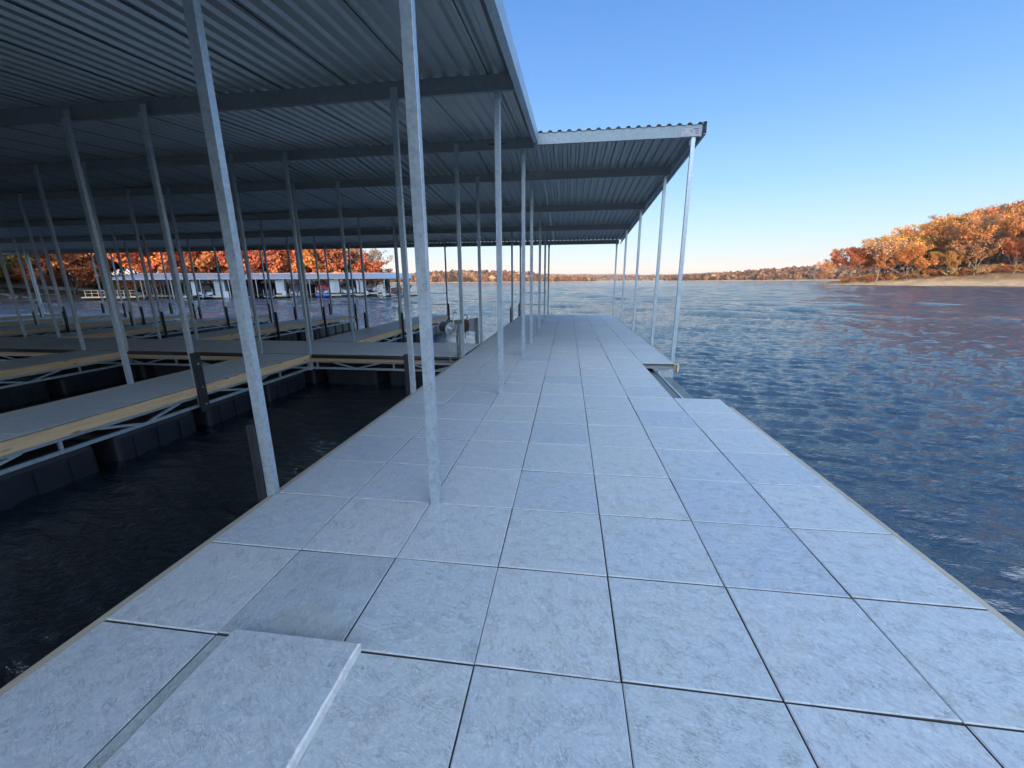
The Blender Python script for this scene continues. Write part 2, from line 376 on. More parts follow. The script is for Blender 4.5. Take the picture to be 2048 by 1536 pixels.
# ------------------------------------------------------------------ main walkway
P = 0.62
def tiles_mesh(cells, th=.045, gap=.006, z=0., jit=.0025, seed=1):
    r = random.Random(seed); mb = MB(); tint = []
    for (x0, x1, y0, y1) in cells:
        dz = [r.uniform(-jit, jit) for _ in range(4)]; g = gap+r.uniform(-.0015, .0015)
        ox = r.uniform(-.0015, .0015); oy = r.uniform(-.0015, .0015); c = .007
        xa, xb, ya, yb = x0+g/2+ox, x1-g/2+ox, y0+g*.75+oy, y1-g*.75+oy
        b = len(mb.v); c = .0045
        for (zz, i) in ((-th, 0), (-c, 0), (0, c)):
            for k, (px, py) in enumerate(((xa+i, ya+i), (xb-i, ya+i), (xb-i, yb-i), (xa+i, yb-i))): mb.v.append((px, py, z+zz+dz[k]))
        fs = [(b+8, b+9, b+10, b+11)]
        for lv in (0, 4):
            for k in range(4): fs.append((b+lv+k, b+lv+(k+1) % 4, b+lv+4+(k+1) % 4, b+lv+4+k))
        mb.f += fs; tint += [r.random()]*len(fs)
    return mb, tint
def build_tiles(name, cells, parent, mat='tile', **kw):
    mb, tint = tiles_mesh(cells, **kw); o = mb.build(name, M[mat], parent)
    o.data.materials.append(M['joint']); o.data.polygons.foreach_set('material_index', [0, 1, 1, 1, 1, 0, 0, 0, 0]*len(cells)); face_tint(o.data, tint); face_tint(o.data, [0, 0, 0, 0, 0, .12, .12, .05, .12]*len(cells), 'cream_lit_edge'); return o
walk = tag(empty('floating_walkway', (0, 0, 0)), 'wide floating walkway paved with square grey slate-textured pavers, open water on its right', 'dock')
Y0 = -6*P-.01; NR = 36
cells = []
for r in range(NR):
    y0 = Y0+r*P; 
    for c in range(7):
        if c == 6 and 4.02 < y0+P/2 < 6.80: continue
        cells.append((c*P, (c+1)*P, y0, y0+P))
YE = Y0+NR*P                                          # far end, about 18.6
pv_ = build_tiles('paver_surface', cells, walk, seed=5)
dirt = []
for (x0, x1, y0, y1) in cells:
    dv = .9 if (abs(x0-P) < .01 and -.7 < y0 < -.3) else (.55 if (abs(x0-P) < .01 and -.1 < y0 < .2) else 0)
    dirt += [dv]*9
face_tint(pv_.data, dirt, 'dirt')
W7 = 7*P
fr = MB()
for c in range(0, 8):
    xx = min(max(c*P, .03), W7-.03)
    if c == 7: fr.bar((xx, Y0, -.075), (xx, 4.02, -.075), .05, .055).bar((xx, 6.84, -.075), (xx, YE, -.075), .05, .055)
    else: fr.bar((xx, Y0, -.075), (xx, YE, -.075), .05, .055)
r = 0
while Y0+r*P < YE+.01:
    yy = Y0+r*P; x1 = W7 if not (4.05 < yy < 6.7) else 6*P
    fr.box(.06, x1-.06, yy-.02, yy+.02, -.098, -.0475); r += 1
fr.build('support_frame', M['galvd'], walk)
for (xa, xb, ya, yb) in ((-.055, -.008, Y0, 7.1), (-.055, -.008, 9.16, YE), (W7+.006, W7+.05, Y0, 4.02), (W7+.006, W7+.05, 6.84, YE)):
    MB().box(xa, xb, ya, yb, -.15, -.012).build('edge_board', M['grey_wood'], walk, .004)
def truss(mb, p0, p1, zt, zb, ch=.045, pitch=.62, off=0):
    """top and bottom chords with zig-zag webs and posts between p0 and p1 (xy)"""
    p0 = Vector((*p0, 0)); p1 = Vector((*p1, 0)); L = (p1-p0).length; d = (p1-p0)/L
    up = Vector((0, 0, 1))
    mb.bar(p0+up*zt, p1+up*zt, .04, ch); mb.bar(p0+up*zb, p1+up*zb, .042, ch)
    n = max(2, round(L/pitch)); s = L/n
    a = zb+ch/2-.004; b = zt-ch/2+.004
    for k in range(n):
        u0 = k*s; 
        if k % 3 == 0:   q = [(u0+s*.1, b, u0+s*.9, a)]
        elif k % 3 == 1: q = [(u0+s*.1, a, u0+s*.9, b)]
        else:            q = [(u0+s*.45, b, u0+s*.45, a)]
        for (ua, za, ub, zz) in q: mb.bar(p0+d*ua+up*za, p0+d*ub+up*zz, .032, .034, up=(d.y, -d.x, 0))
tr = MB()
truss(tr, (-.02, Y0), (-.02, 7.0), -.175, -.33); truss(tr, (-.02, 9.3), (-.02, YE), -.175, -.33)
truss(tr, (W7-.02, Y0), (W7-.02, 4.0), -.175, -.33); truss(tr, (W7-.02, 6.9), (W7-.02, YE), -.175, -.33); truss(tr, (.05, YE-.03), (W7-.05, YE-.03), -.175, -.33)
tr.build('side_truss', M['galv'], walk)
def float_mesh(L=1.15, W=.9, H=.75):
    """rotomoulded dock float with rounded corners and ribs, top at z=0"""
    mb = MB(); secs = []
    for (z, k) in ((-H, .93), (-H+.06, 1.0), (-.05, 1.0), (0, .96)):
        sec = []
        nx = 8
        for (sx, sy) in ((1, -1), (1, 1), (-1, 1), (-1, -1)):
            cx = sx*(L/2-.07)*k; cy = sy*(W/2-.07)*k
            a0 = {(1, -1): -90, (1, 1): 0, (-1, 1): 90, (-1, -1): 180}[(sx, sy)]
            for t in (0, 30, 60, 90): sec.append((cx+.07*math.cos(math.radians(a0+t)), cy+.07*math.sin(math.radians(a0+t)), z))
        secs.append(sec)
    mb.hull(secs)
    for sy in (-1, 1):
        for i in (-1, 0, 1): mb.box(i*L*.28-.05, i*L*.28+.05, sy*(W/2+.012)-.012, sy*(W/2+.012)+.004, -H+.1, -.08)
    return mb
FME = {}
def add_float(parent, x, y, rz=0, L=1.15, W=.9, mat=None, zt=-.36):
    key = (L, W, mat)
    if key not in FME:
        o = float_mesh(L, W).build('float', M[mat or 'float'], parent, smooth=False); FME[key] = o.data
    else:
        o = bpy.data.objects.new('float', FME[key]); COL.objects.link(o); o.parent = parent
    o.location = (x, y, zt); o.rotation_euler.z = rz
    return o
for k in range(14):
    y = Y0+.8+k*1.6
    add_float(walk, 1.0, y, math.pi/2, 1.3, 1.7); add_float(walk, 3.0, y, math.pi/2, 1.3, 1.4 if 3.4 < y < 7.2 else 1.9)
# notch on the right: grey-green trough, ridge bar and end plate
nm = MB(); nm.box(3.735, 4.02, 3.98, 7.6, -.24, -.20); nm.box(4.06, 4.31, 4.0, 6.83, -.315, -.275)
nm.build('notch_trough', M['steelg'], walk, .006)
MB().box(4.022, 4.058, 4.0, 6.84, -.30, -.185).build('trough_rib', M['galv'], walk, .004)
ep = MB(); ep.box(3.74, 4.34, 6.845, 6.875, -.105, -.052); ep.box(4.05, 4.34, 6.84, 6.87, -.42, -.107)
ep.build('notch_end_plate', M['galv'], walk, .004)
for xx in (4.12, 4.27): MB().tube((xx, 6.838, -.14), (xx, 6.83, -.14), .012).build('bolt', M['bolt'], walk)
MB().box(4.395, 4.43, 6.80, 6.95, -.17, -.02).build('end_block', M['woodY'], walk, .004)
# loose paver with its leaning strip
def slab(name, corners, z0, z1s, th, tintv, parent=None):
    mb = MB(); n = 9; c = corners; rr = random.Random(4)
    def pt(u, v, z):
        x = (c[0][0]*(1-u)+c[1][0]*u)*(1-v)+(c[3][0]*(1-u)+c[2][0]*u)*v; y = (c[0][1]*(1-u)+c[1][1]*u)*(1-v)+(c[3][1]*(1-u)+c[2][1]*u)*v
        zz = (z1s[0]*(1-u)+z1s[1]*u)*(1-v)+(z1s[3]*(1-u)+z1s[2]*u)*v
        return (x, y, zz+z)
    ring = [(i/n, 0) for i in range(n)]+[(1, i/n) for i in range(n)]+[(1-i/n, 1) for i in range(n)]+[(0, 1-i/n) for i in range(n)]
    for lv in range(3):
        for (u, v) in ring:
            k = .012 if lv == 2 else 0
            uu = .5+(u-.5)*(1-2*k)+(rr.uniform(-.003, .003) if lv else 0); vv = .5+(v-.5)*(1-2*k)+(rr.uniform(-.003, .003) if lv else 0)
            mb.v.append(pt(uu, vv, (-th, -.006, 0)[lv]))
    N = len(ring)
    for lv in range(2):
        for k in range(N): mb.f.append((lv*N+k, lv*N+(k+1) % N, (lv+1)*N+(k+1) % N, (lv+1)*N+k))
    mb.f.append(tuple(range(2*N, 3*N))); mb.f.append(tuple(reversed(range(N))))
    o = mb.build(name, M['tile'], parent); face_tint(o.data, [tintv]*len(o.data.polygons)); face_tint(o.data, [1]*(2*N)+[0, 1], 'cream_lit_edge'); return o
lp = slab('loose_paver', [(.725, -.64), (1.345, -.64), (1.345, -.012), (.725, -.012)], 0, [.050, .050, .048, .048], .047, .42)
tag(lp, 'spare paver lying loose on top of the paving near the left edge', 'paver')
# ------------------------------------------------------------------ fingers and cross walkway
def guard(parent, x, y, side=-1, zt=.55, bolts=False, ax='x'):
    """black rubber guard post fixed against a canopy post"""
    mb = MB(); w = .05
    mb.box(x-.028, x+.028, y-.03, y+.03, -1.0, zt)
    mb.box(x-.032, x-.012, y-.036, y-.03, -1.0, zt-.004)
    o = mb.build('guard_post', M['rubber'], parent, .008)
    return o
def handrail(parent, xa, xb, y, zs=(.51, 1.05)):
    for z in zs: MB().bar((xa, y, z), (xb, y, z), .03, .03).build('handrail', M['galvd'], parent, .004)
def deck(name, label, x0, x1, y0, y1, axis, mat_board, boards, floats, group=None, seam=1.23):
    root = tag(empty(name, (0, 0, 0)), label, 'dock', group)
    cells = []
    if axis == 'Y':
        n = max(1, round((y1-y0)/seam))
        for k in range(n): cells.append((x0+.03, x1-.03, y0+(y1-y0)*k/n, y0+(y1-y0)*(k+1)/n))
    else:
        n = max(1, round((x1-x0)/seam)); hy = (y0+y1)/2
        for k in range(n): cells.append((x0+(x1-x0)*k/n, x0+(x1-x0)*(k+1)/n, y0+.03, y1-.03))
    build_tiles('deck_panel', cells, root, 'panel', seed=int(abs(x0*13+y0*7))+3, gap=.004, jit=.001)
    fm = MB()
    fm.box(x0+.05, x1-.05, y0+.05, y1-.05, -.10, -.0475) if False else None
    if axis == 'Y':
        k = y0+.3
        while k < y1-.1: fm.box(x0+.06, x1-.06, k-.025, k+.025, -.12, -.0475); k += .62
    else:
        k = x0+.3
        while k < x1-.1: fm.box(k-.025, k+.025, y0+.06, y1-.06, -.12, -.0475); k += .62
    if axis == 'Y':
        for xx in (x0+.12, x1-.12): fm.bar((xx, y0+.1, -.13), (xx, y1-.1, -.13), .05, .05)
    else:
        for yy in (y0+.12, y1-.12): fm.bar((x0+.1, yy, -.13), (x1-.1, yy, -.13), .05, .05)
    fm.build('support_frame', M['galvd'], root)
    for (xa, xb, ya, yb) in boards:
        MB().box(xa, xb, ya, yb, -.145, -.004 if axis == 'Y' else -.06).build('side_board', M['woodY'] if axis == 'Y' else M['woodX'], root, .004)
    tm = MB()
    if axis == 'Y':
        for xx in (x0+.03, x1-.03): truss(tm, (xx, y0), (xx, y1), -.17, -.325)
        truss(tm, (x0+.05, y0+.03), (x1-.05, y0+.03), -.17, -.325, pitch=.5) 
    else:
        for yy in (y0+.03, y1-.03): truss(tm, (x0, yy), (x1, yy), -.17, -.325)
    tm.build('truss', M['galv'], root)
    for (fx, fy, rz, L, W, mt) in floats: add_float(root, fx, fy, rz, L, W, mt)
    return root
FX = [(-4.90, -3.64), (-9.80, -8.53), (-14.6, -13.33), (-19.1, -17.8), (-23.4, -22.15), (-27.5, -26.25)]
CW0, CW1 = 7.12, 9.12
ORD = ['nearest', 'second', 'third', 'fourth', 'fifth', 'sixth']
cw = deck('cross_walkway', 'long grey walkway crossing left under the roof, dark bumper pipe along its near side', -31, -.06, CW0, CW1, 'X', None,
          [(-31, -14.65, CW0-.035, CW0), (-13.3, -9.83, CW0-.035, CW0), (-8.5, -4.93, CW0-.035, CW0), (-3.6, -.75, CW0-.035, CW0), (-31, -.8, CW1, CW1+.035)],
          [(-1.2-k*1.55, 8.12, 0, 1.25, 1.75, None) for k in range(19)])
for (a, b) in ((-13.2, -9.9), (-8.42, -4.98), (-3.52, -.72), (-30, -14.8)):
    MB().tube((a, CW0-.075, -.04), (b, CW0-.075, -.04), .032, n=10).build('bumper_pipe', M['rubber'], cw, smooth=True)
for i in range(2):
    x0, x1 = FX[i]
    f = deck('dock_finger', ['nearest finger dock, grey top, pine side board, bolted black corner guard',
                             'front finger dock with pine side board, farther left beyond the nearest front finger'][i],
             x0, x1, -3.0, CW0-.04, 'Y', None, [(x0-.035, x0, -3, CW0-.04), (x1, x1+.035, -3, 4.13), (x1, x1+.035, 4.27, CW0-.04)],
             [((x0+x1)/2, -2.2+k*1.42, math.pi/2, 1.2, 1.2, None) for k in range(7)], 'finger docks on the near side of the cross walkway')
    if i == 0:
        g = MB(); g.box(x1+.036, x1+.075, 4.12, 4.27, -.42, .54);  g.build('corner_guard', M['rubber'], f, .006)
        for z in (.36, -.02, -.3): MB().tube((x1+.074, 4.20, z), (x1+.088, 4.20, z), .016, n=10).build('bolt', M['bolt'], f)
        lb = MB().bar((x1-.02, CW0-.02, -.37), (x1-.02, CW0-.02, -.01), .09, .06).build('corner_bracket', M['galv'], f)
    else:
        guard(f, x1+.07, 4.2); guard(f, x0-.07, 4.2)
for i in range(6):
    x0, x1 = FX[i]
    f = deck('dock_finger', ['grey finger dock beyond the cross walkway, first one left of the paved walkway',
                             'grey finger dock beyond the cross walkway, second one left of the paved walkway',
                             'grey finger dock beyond the cross walkway, third one left of the paved walkway',
                             'pine edged finger dock beyond the cross walkway, fourth one left of the paved walkway',
                             'pine edged finger dock beyond the cross walkway, fifth one left of the paved walkway',
                             'pine edged finger dock at the far left beside the rocky bank'][i],
             x0, x1, CW1+.04, 18.35, 'Y', None, [(x0-.035, x0, CW1+.04, 18.3), (x1, x1+.035, CW1+.04, 18.3), (x0, x1, 18.35, 18.385)],
             [((x0+x1)/2, 10.0+k*1.5, math.pi/2, 1.25, 1.2, None) for k in range(4)]+[((x0+x1)/2, 15.5+k*.62, 0, 1.2, .50, 'floatg') for k in range(5)], 'finger docks on the far side of the cross walkway')
    for y in (12.45, 15.5):
        for xx in (x0-.07, x1+.07): guard(f, xx, y)
    guard(f, x0-.07, 18.25); guard(f, x1+.07, 18.25)
    handrail(f, x0, x1, 18.30)
for y in (1.24, 4.25): guard(walk, -.112, y-.015, zt=.57)
for y in (15.5, 18.45): guard(walk, -.112, y)
handrail(walk, -.04, 1.24, YE-.05)
# ------------------------------------------------------------------ canopy roof
RX0, RX1 = -31.0, 1.52
YR, YB, YF = 7.28, 18.98, -4.3
def zr(y):                                            # top of purlins
    return 4.305-.0755*(y-YR) if y >= YR else 4.305-.079*(YR-y)
can = tag(empty('covered_dock_roof', (0, 0, 0)), 'long ribbed steel roof on slender galvanised posts over the near boat slips', 'canopy')
def corr_sheet(x0, x1, ya, yb, za, zb, pitch=.183, h=.036):
    prof = [(0, 0), (.30, 0), (.44, 1), (.72, 1), (.86, 0)]
    xs = []; n = int(round((x1-x0)/pitch)); pt = (x1-x0)/n
    for k in range(n):
        for (u, z) in prof: xs.append((x0+(k+u)*pt, z*h))
    xs.append((x1, 0)); mb = MB(); th = .0015
    seg = 1
    for (yy, zz) in ((ya, za), (yb, zb)):
        for (x, z) in xs: mb.v.append((x, yy, zz+z))
    N = len(xs)
    for k in range(N-1): mb.f.append((k, k+1, N+k+1, N+k))
    return mb
def sheets(x0, x1, ya, yb, lap=5.0, seamstep=.915):
    o = corr_sheet(x0, x1, ya, yb, zr(ya)+.006, zr(yb)+.006).build('roof_sheet', M['roof'], can)
    md = o.modifiers.new('thick', 'SOLIDIFY'); md.thickness = .0025; md.offset = 1
    return o
sheets(RX0, RX1, YF, YR+.02); sheets(RX0, RX1, YR+.022, YB); sheets(RX1+.004, 4.56, YR-.12, YB)
# side-lap seams seen as thin dark lines on the underside
sm = MB(); x = RX1-.35
while x > RX0:
    for (a, b) in ((YF, YR), (YR+.03, YB)): sm.bar((x, a, zr(a)-.001), (x, b, zr(b)-.001), .012, .006)
    x -= .915
sm.build('lap_seam', M['rubber'], can)
beams = [-4.2, -1.85, 1.24, 4.30, 7.37, 9.30, 12.45, 15.5, 18.85]
for y in beams:
    x1 = RX1-.03 if y < 7 else (4.50 if y > 7.4 else RX1-.03)
    zt = zr(y)-.002; zb = zt-.185; mb = MB()
    fl = -1 if y < 18 else 1
    mb.box(RX0, x1, y-.0025, y+.0025, zb, zt)
    ya, yb = (y+.0025, y+.055) if fl < 0 else (y-.055, y-.0025)
    mb.box(RX0, x1, ya, yb, zb, zb+.004); mb.box(RX0, x1, ya, yb, zt-.004, zt)
    lipy = yb if fl < 0 else ya
    mb.box(RX0, x1, lipy-.002, lipy+.002, zb+.0045, zb+.022)
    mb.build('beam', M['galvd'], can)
# fascia of the extension over the wide walkway
fz = zr(YR-.12)
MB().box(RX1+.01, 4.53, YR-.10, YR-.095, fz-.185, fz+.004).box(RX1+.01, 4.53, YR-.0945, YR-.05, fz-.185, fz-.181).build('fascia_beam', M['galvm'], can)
def edge_trim(x, y0, y1, d=.20, w=.05):
    mb = MB(); n = 1
    mb.bar((x, y0, zr(y0)-.055), (x, y1, zr(y1)-.055), .004, d)
    mb.bar((x-w/2, y0, zr(y0)-.055-d/2), (x-w/2, y1, zr(y1)-.055-d/2), w, .004)
    mb.bar((x-w*.6, y0, zr(y0)-.055+d/2), (x-w*.6, y1, zr(y1)-.055+d/2), w*1.2, .004)
    return mb
edge_trim(RX1+.055, YF, YR-.08, .20, .08).build('gable_trim', M['galv'], can)
edge_trim(4.60, YR-.14, YB+.03, .20, .05).build('gable_trim', M['galv'], can)
# text plate: blurred lines only, no readable words
sg = MB().box(4.17, 4.50, YR-.106, YR-.101, fz-.176, fz-.045).build('sign_plate', M['sign'], can)
ik = MB()
for (a, b, z, h) in ((4.375, 4.48, .062, .014), (4.41, 4.475, .094, .009), (4.41, 4.48, .115, .006), (4.42, 4.48, .140, .008), (4.185, 4.205, .066, .010), (4.215, 4.23, .078, .016), (4.32, 4.36, .085, .010), (4.35, 4.365, .11, .016), (4.22, 4.30, .15, .004)):
    ik.box(a, b, YR-.1085, YR-.1065, fz-z-h/2, fz-z+h/2)
ik.build('sign_marking', M['ink'], sg)
bt = MB()
for (a, b, z) in ((.60, .72, .08), (.74, .78, .085), (.86, .90, .085), (.91, .935, .085)): bt.box(a, b, 7.3655, 7.3665, zr(7.37)-z-.014, zr(7.37)-z+.006)
bt.build('beam_marking', M['ink'], can)
# posts
def post(x, y, w=.072, d=.056, zt=None):
    zt = zt if zt else zr(y)-.19
    mb = MB(); mb.box(x-w/2, x+w/2, y-d/2, y+d/2, -.30, zt)
    mb.box(x-w/2-.012, x+w/2+.012, y+d/2, y+d/2+.004, zt-.12, zt+.12)
    return mb.build('post', M['galv'], can, .006)
for y in (1.24, 4.28, 7.36, 9.30, 12.42, 15.5, 18.7): post(1.285, y)
for y in (1.24, 4.25, 7.26, 9.22, 12.42, 15.5, 18.5): post(-.046, y)
for y in (7.22, 9.35, 12.5, 15.6, 18.75): post(4.40, y, .070, .055)
for i, (x0, x1) in enumerate(FX):
    a, b = x0+.01, x1-.01
    if i < 2:
        for y in (1.24, 4.2): post(a, y); post(b, y)
    for y in (7.16, 9.12, 12.45, 15.5, 18.3): post(a, y, .066); post(b, y, .066)
# ------------------------------------------------------------------ winches
def winch_big():
    t = tag(empty('cable_winch', (-.36, 7.20, .62)), 'hand winch with a round steel cable drum on the post beside the slip', 'winch')
    d = MB(); ax = Vector((.80, -.60, -.12)).normalized(); c = Vector((0, 0, 0))
    d.tube(c-ax*.16, c+ax*.10, .115, n=28).build('drum', M['steelg'], t, smooth=False)
    fl = MB(); fl.tube(c+ax*.10, c+ax*.112, .145, n=32); fl.build('drum_flange', M['galv'], t)
    f2 = MB(); f2.tube(c-ax*.172, c-ax*.16, .145, n=32); f2.build('drum_flange', M['galv'], t)
    hd = MB(); hd.tube(c+ax*.112, c+ax*.20, .05, n=18); hd.tube(c+ax*.13+Vector((.03, 0, .07)), c+ax*.17+Vector((.03, 0, .07)), .03, n=14)
    hd.tube(c+ax*.12+Vector((-.02, 0, -.06)), c+ax*.15+Vector((-.02, 0, -.06)), .025, n=14)
    hd.build('hub', M['bolt'], t)
    gp = MB(); p = c+ax*.21; gp.bar(p+Vector((-.01, -.02, -.10)), p+Vector((.05, 0, .12)), .012, .12, up=tuple(ax)); gp.tube(p+Vector((.0, -.03, -.10)), p+Vector((.02, -.05, -.11)), .062, n=22)
    gp.build('gear_plate', M['white'], t)
    ck = MB(); ck.bar(p+Vector((.02, -.01, .02)), p+Vector((.005, -.02, .36)), .022, .012); ck.tube(p+Vector((.005, -.02, .36)), p+Vector((.10, -.04, .375)), .011, n=10)
    ck.build('crank_handle', M['bolt'], t)
    br = MB(); br.box(-.02, .33, -.02, .05, .10, .17); br.box(.20, .26, -.05, .08, -.62, .17)
    br.build('bracket', M['steelg'], t, .004)
    cb = MB(); cb.tube((.05, -.12, -.12), (.075, -.12, -1.36), .005, n=6); cb.build('cable', M['bolt'], t)
    MB().tube((.27, -.08, -.1), (.25, -.10, -.36), .007, n=6).build('strap', M['white'], t)
winch_big()
def winch_small():
    t = tag(empty('pile_winch', (-.10, 9.10, .38)), 'dark geared winch on a steel bracket, behind the round drum winch', 'winch')
    g = MB()
    for (x, z, r_) in ((-.34, .18, .075), (-.32, .06, .06), (-.35, -.02, .07), (-.27, .12, .05)): g.tube((x, -.07, z), (x, .05, z), r_, n=18)
    g.box(-.36, -.24, -.05, .03, -.04, .24); g.build('gearbox', M['brown'], t, .005)
    MB().tube((-.29, -.02, .2), (-.28, -.02, .36), .012).tube((-.28, -.02, .36), (-.42, -.04, .385), .010).build('crank_handle', M['ink'], t)
    MB().box(-.235, -.06, -.03, .02, -.06, .28).build('bracket', M['greyp'], t, .006)
    MB().tube((-.34, -.03, -.05), (-.335, -.03, -.24), .011).tube((-.27, -.03, -.05), (-.27, -.03, -.16), .010).build('chain_tail', M['ink'], t)
    p = MB(); p.box(-.075, .0, -.06, -.05, -.38, .30); p.box(-.075, -.065, -.0495, .06, -.38, .30); p.box(-.01, .0, -.0495, .06, -.38, .30)
    p.build('guide_channel', M['steelg'], t, .003)
winch_small()
# ------------------------------------------------------------------ trees
def leaf_mat(name, trans=.25):
    m = NT(name); t = m.t
    oi = m.n('ShaderNodeObjectInfo'); g = m.n('ShaderNodeNewGeometry'); rnd = g.outputs['Random Per Island']
    hsv = m.n('ShaderNodeHueSaturation'); m.l(oi.outputs['Color'], hsv.inputs['Color'])
    m.l(m.math('MULTIPLY_ADD', rnd, .045, .4775), hsv.inputs['Hue']); m.l(m.math('MULTIPLY_ADD', rnd, .6, .78), hsv.inputs['Value'])
    hsv.inputs['Saturation'].default_value = 1.0
    d = m.n('ShaderNodeBsdfDiffuse'); tr_ = m.n('ShaderNodeBsdfTranslucent'); mx = m.n('ShaderNodeMixShader'); mx.inputs[0].default_value = trans
    m.l(hsv.outputs[0], d.inputs[0]); m.l(hsv.outputs[0], tr_.inputs[0]); m.l(d.outputs[0], mx.inputs[1]); m.l(tr_.outputs[0], mx.inputs[2]); m.l(mx.outputs[0], m.out.inputs['Surface'])
    t.nodes.remove(m.p); return m.m
M['leaf'] = leaf_mat('autumn_leaves')
def bark():
    m = NT('bark'); n = m.noise(m.mapping(m.objc, (6, 6, 1.5)), 3, 5, .6)
    return m.set(color=m.ramp(n, [(.3, (.10, .08, .065)), (.7, (.26, .22, .18))]), rough=.9, normal=m.bump(n, .5, .03))
M['bark'] = bark()
def tree_proto(seed, H=10., spread=3.6, base=.28, nleaf=3600, size=.22, dens=1., kind='oak'):
    """returns (trunk mesh, crown mesh): tapered trunk with limbs, leaf-card clumps round the limb ends"""
    r = random.Random(seed); mb = MB(); tips = []
    def limb(p, d, L, rad, lvl):
        segs = 3; q = Vector(p); dd = Vector(d)
        for s in range(segs):
            nd = (dd+Vector((r.uniform(-.25, .25), r.uniform(-.25, .25), r.uniform(-.05, .2)))).normalized()
            e = q+nd*(L/segs); r0 = rad*(1-s/segs*.55); r1 = rad*(1-(s+1)/segs*.55)
            mb.tube(q, e, r0, r1, 6, False); q = e; dd = nd
            if lvl >= 1 or s > 0: tips.append((Vector(q), lvl))
            if lvl < 2 and (s > 0 or lvl == 1):
                for _ in range(2 if lvl == 0 else 1):
                    a = r.uniform(0, 6.28); side = Vector((math.cos(a), math.sin(a), r.uniform(.1, .7)))
                    limb(q, (dd*.5+side).normalized(), L*.55*r.uniform(.7, 1.2), r1*.6, lvl+1)
        tips.append((Vector(q), lvl+1))
    tr0 = H*.0145
    p = Vector((0, 0, -.8)); q = Vector((r.uniform(-.2, .2), r.uniform(-.2, .2), H*base)); mb.tube(p, q, tr0*1.25, tr0, 8, False)
    if kind == 'cedar':
        mb.tube(q, (0, 0, H*.95), tr0, .03, 6, False)
        for k in range(46):
            h = base*H+(H*(1-base))*((k+.5)/46)**.85; a = k*2.4; rr = spread*.5*(1-(h/H))**.7+.25
            for t in (.35, .8): tips.append((Vector((math.cos(a)*rr*t, math.sin(a)*rr*t, h)), 2))
    else:
        nl = r.randint(4, 6)
        for k in range(nl):
            a = 2*math.pi*k/nl+r.uniform(-.4, .4); el = r.uniform(.35, 1.5)
            d = Vector((math.cos(a)*spread/H*2.1, math.sin(a)*spread/H*2.1, el)).normalized()
            limb(q, d, H*(1-base)*r.uniform(.62, .84), tr0*.62, 0)
        limb(q, Vector((r.uniform(-.1, .1), r.uniform(-.1, .1), 1)), H*(1-base)*.85, tr0*.7, 0)
    g = np.random.default_rng(seed+100)
    T = np.array([list(t[0]) for t in tips]); T = T[T[:, 2] < H*1.02]
    keep = g.random(len(T)) < dens; T = T[keep] if keep.sum() > 8 else T
    per = max(1, int(nleaf/len(T))); cr = H*.075
    C = np.repeat(T, per, 0); n = len(C)
    off = g.normal(size=(n, 3)); off /= np.linalg.norm(off, axis=1)[:, None]; off *= (g.random(n)**.6*cr*g.uniform(.6, 1.5, n))[:, None]; off[:, 2] *= .75
    C = C+off
    # leaf quads facing mostly outwards/upwards
    nrm = g.normal(size=(n, 3))*.8+off/cr*.9+np.array([0, 0, .25]); nrm /= np.linalg.norm(nrm, axis=1)[:, None]
    t1 = np.cross(nrm, g.normal(size=(n, 3))); t1 /= np.linalg.norm(t1, axis=1)[:, None]; t2 = np.cross(nrm, t1)
    s = (size*g.uniform(.55, 1.35, n))[:, None]
    V = np.stack([C-t1*s*.6-t2*s, C+t1*s*.6-t2*s*.6, C+t1*s*.7+t2*s, C-t1*s*.5+t2*s*.7], 1).reshape(-1, 3)
    cm = np_mesh('crown', V, np.arange(n*4).reshape(-1, 4), M['leaf'])
    me = bpy.data.meshes.new('trunk'); me.from_pydata(mb.v, [], mb.f); me.update(); me.materials.append(M['bark'])
    return me, cm
PR = {}
for k in range(6): PR['oak%d' % k] = tree_proto(11+k, 10, 3.5+.25*(k % 3), .16+.04*(k % 3), 7500, .20)
for k in range(3): PR['full%d' % k] = tree_proto(31+k, 10, 3.9, .10, 8000, .25)
for k in range(3): PR['thin%d' % k] = tree_proto(41+k, 10, 2.8, .3, 1500, .17, .8)
for k in range(2): PR['bare%d' % k] = tree_proto(61+k, 10, 2.6, .25, 260, .13, .5)
for k in range(2): PR['cedar%d' % k] = tree_proto(71+k, 9, 2.6, .06, 5200, .19, kind='cedar')
for k in range(4): PR['hill%d' % k] = tree_proto(91+k, 10, 3.7, .12+.04*(k % 2), 13000, .125)
PR['shrub0'] = tree_proto(81, 3, 2.2, .05, 1500, .14); PR['shrub1'] = tree_proto(82, 3, 2.4, .05, 900, .12)
CLR = {'amber': (.58, .27, .085), 'rust': (.40, .145, .06), 'orange': (.50, .165, .06), 'brown': (.34, .17, .085), 'gold': (.46, .25, .07), 'olive': (.17, .14, .045), 'green': (.045, .065, .022),
       'red': (.38, .125, .065), 'tan': (.40, .25, .13), 'grey': (.24, .18, .13)}
def tree(proto, x, y, z, s, clr, label, group, cat='tree', name=None, sz=1.):
    t = empty(name or {'c': 'cedar_tree', 's': 'shrub'}.get(proto[0], 'oak_tree'), (x, y, z), random.uniform(0, 6.28)); t.scale = (s, s, s*sz)
    tm, cm = PR[proto]
    a = put('trunk', tm, t); b = put('crown', cm, t)
    c = CLR[clr]; v = random.uniform(.8, 1.2); b.color = (c[0]*v, c[1]*v*random.uniform(.85, 1.15), c[2]*v, 1)
    tag(t, label, cat, group); return t
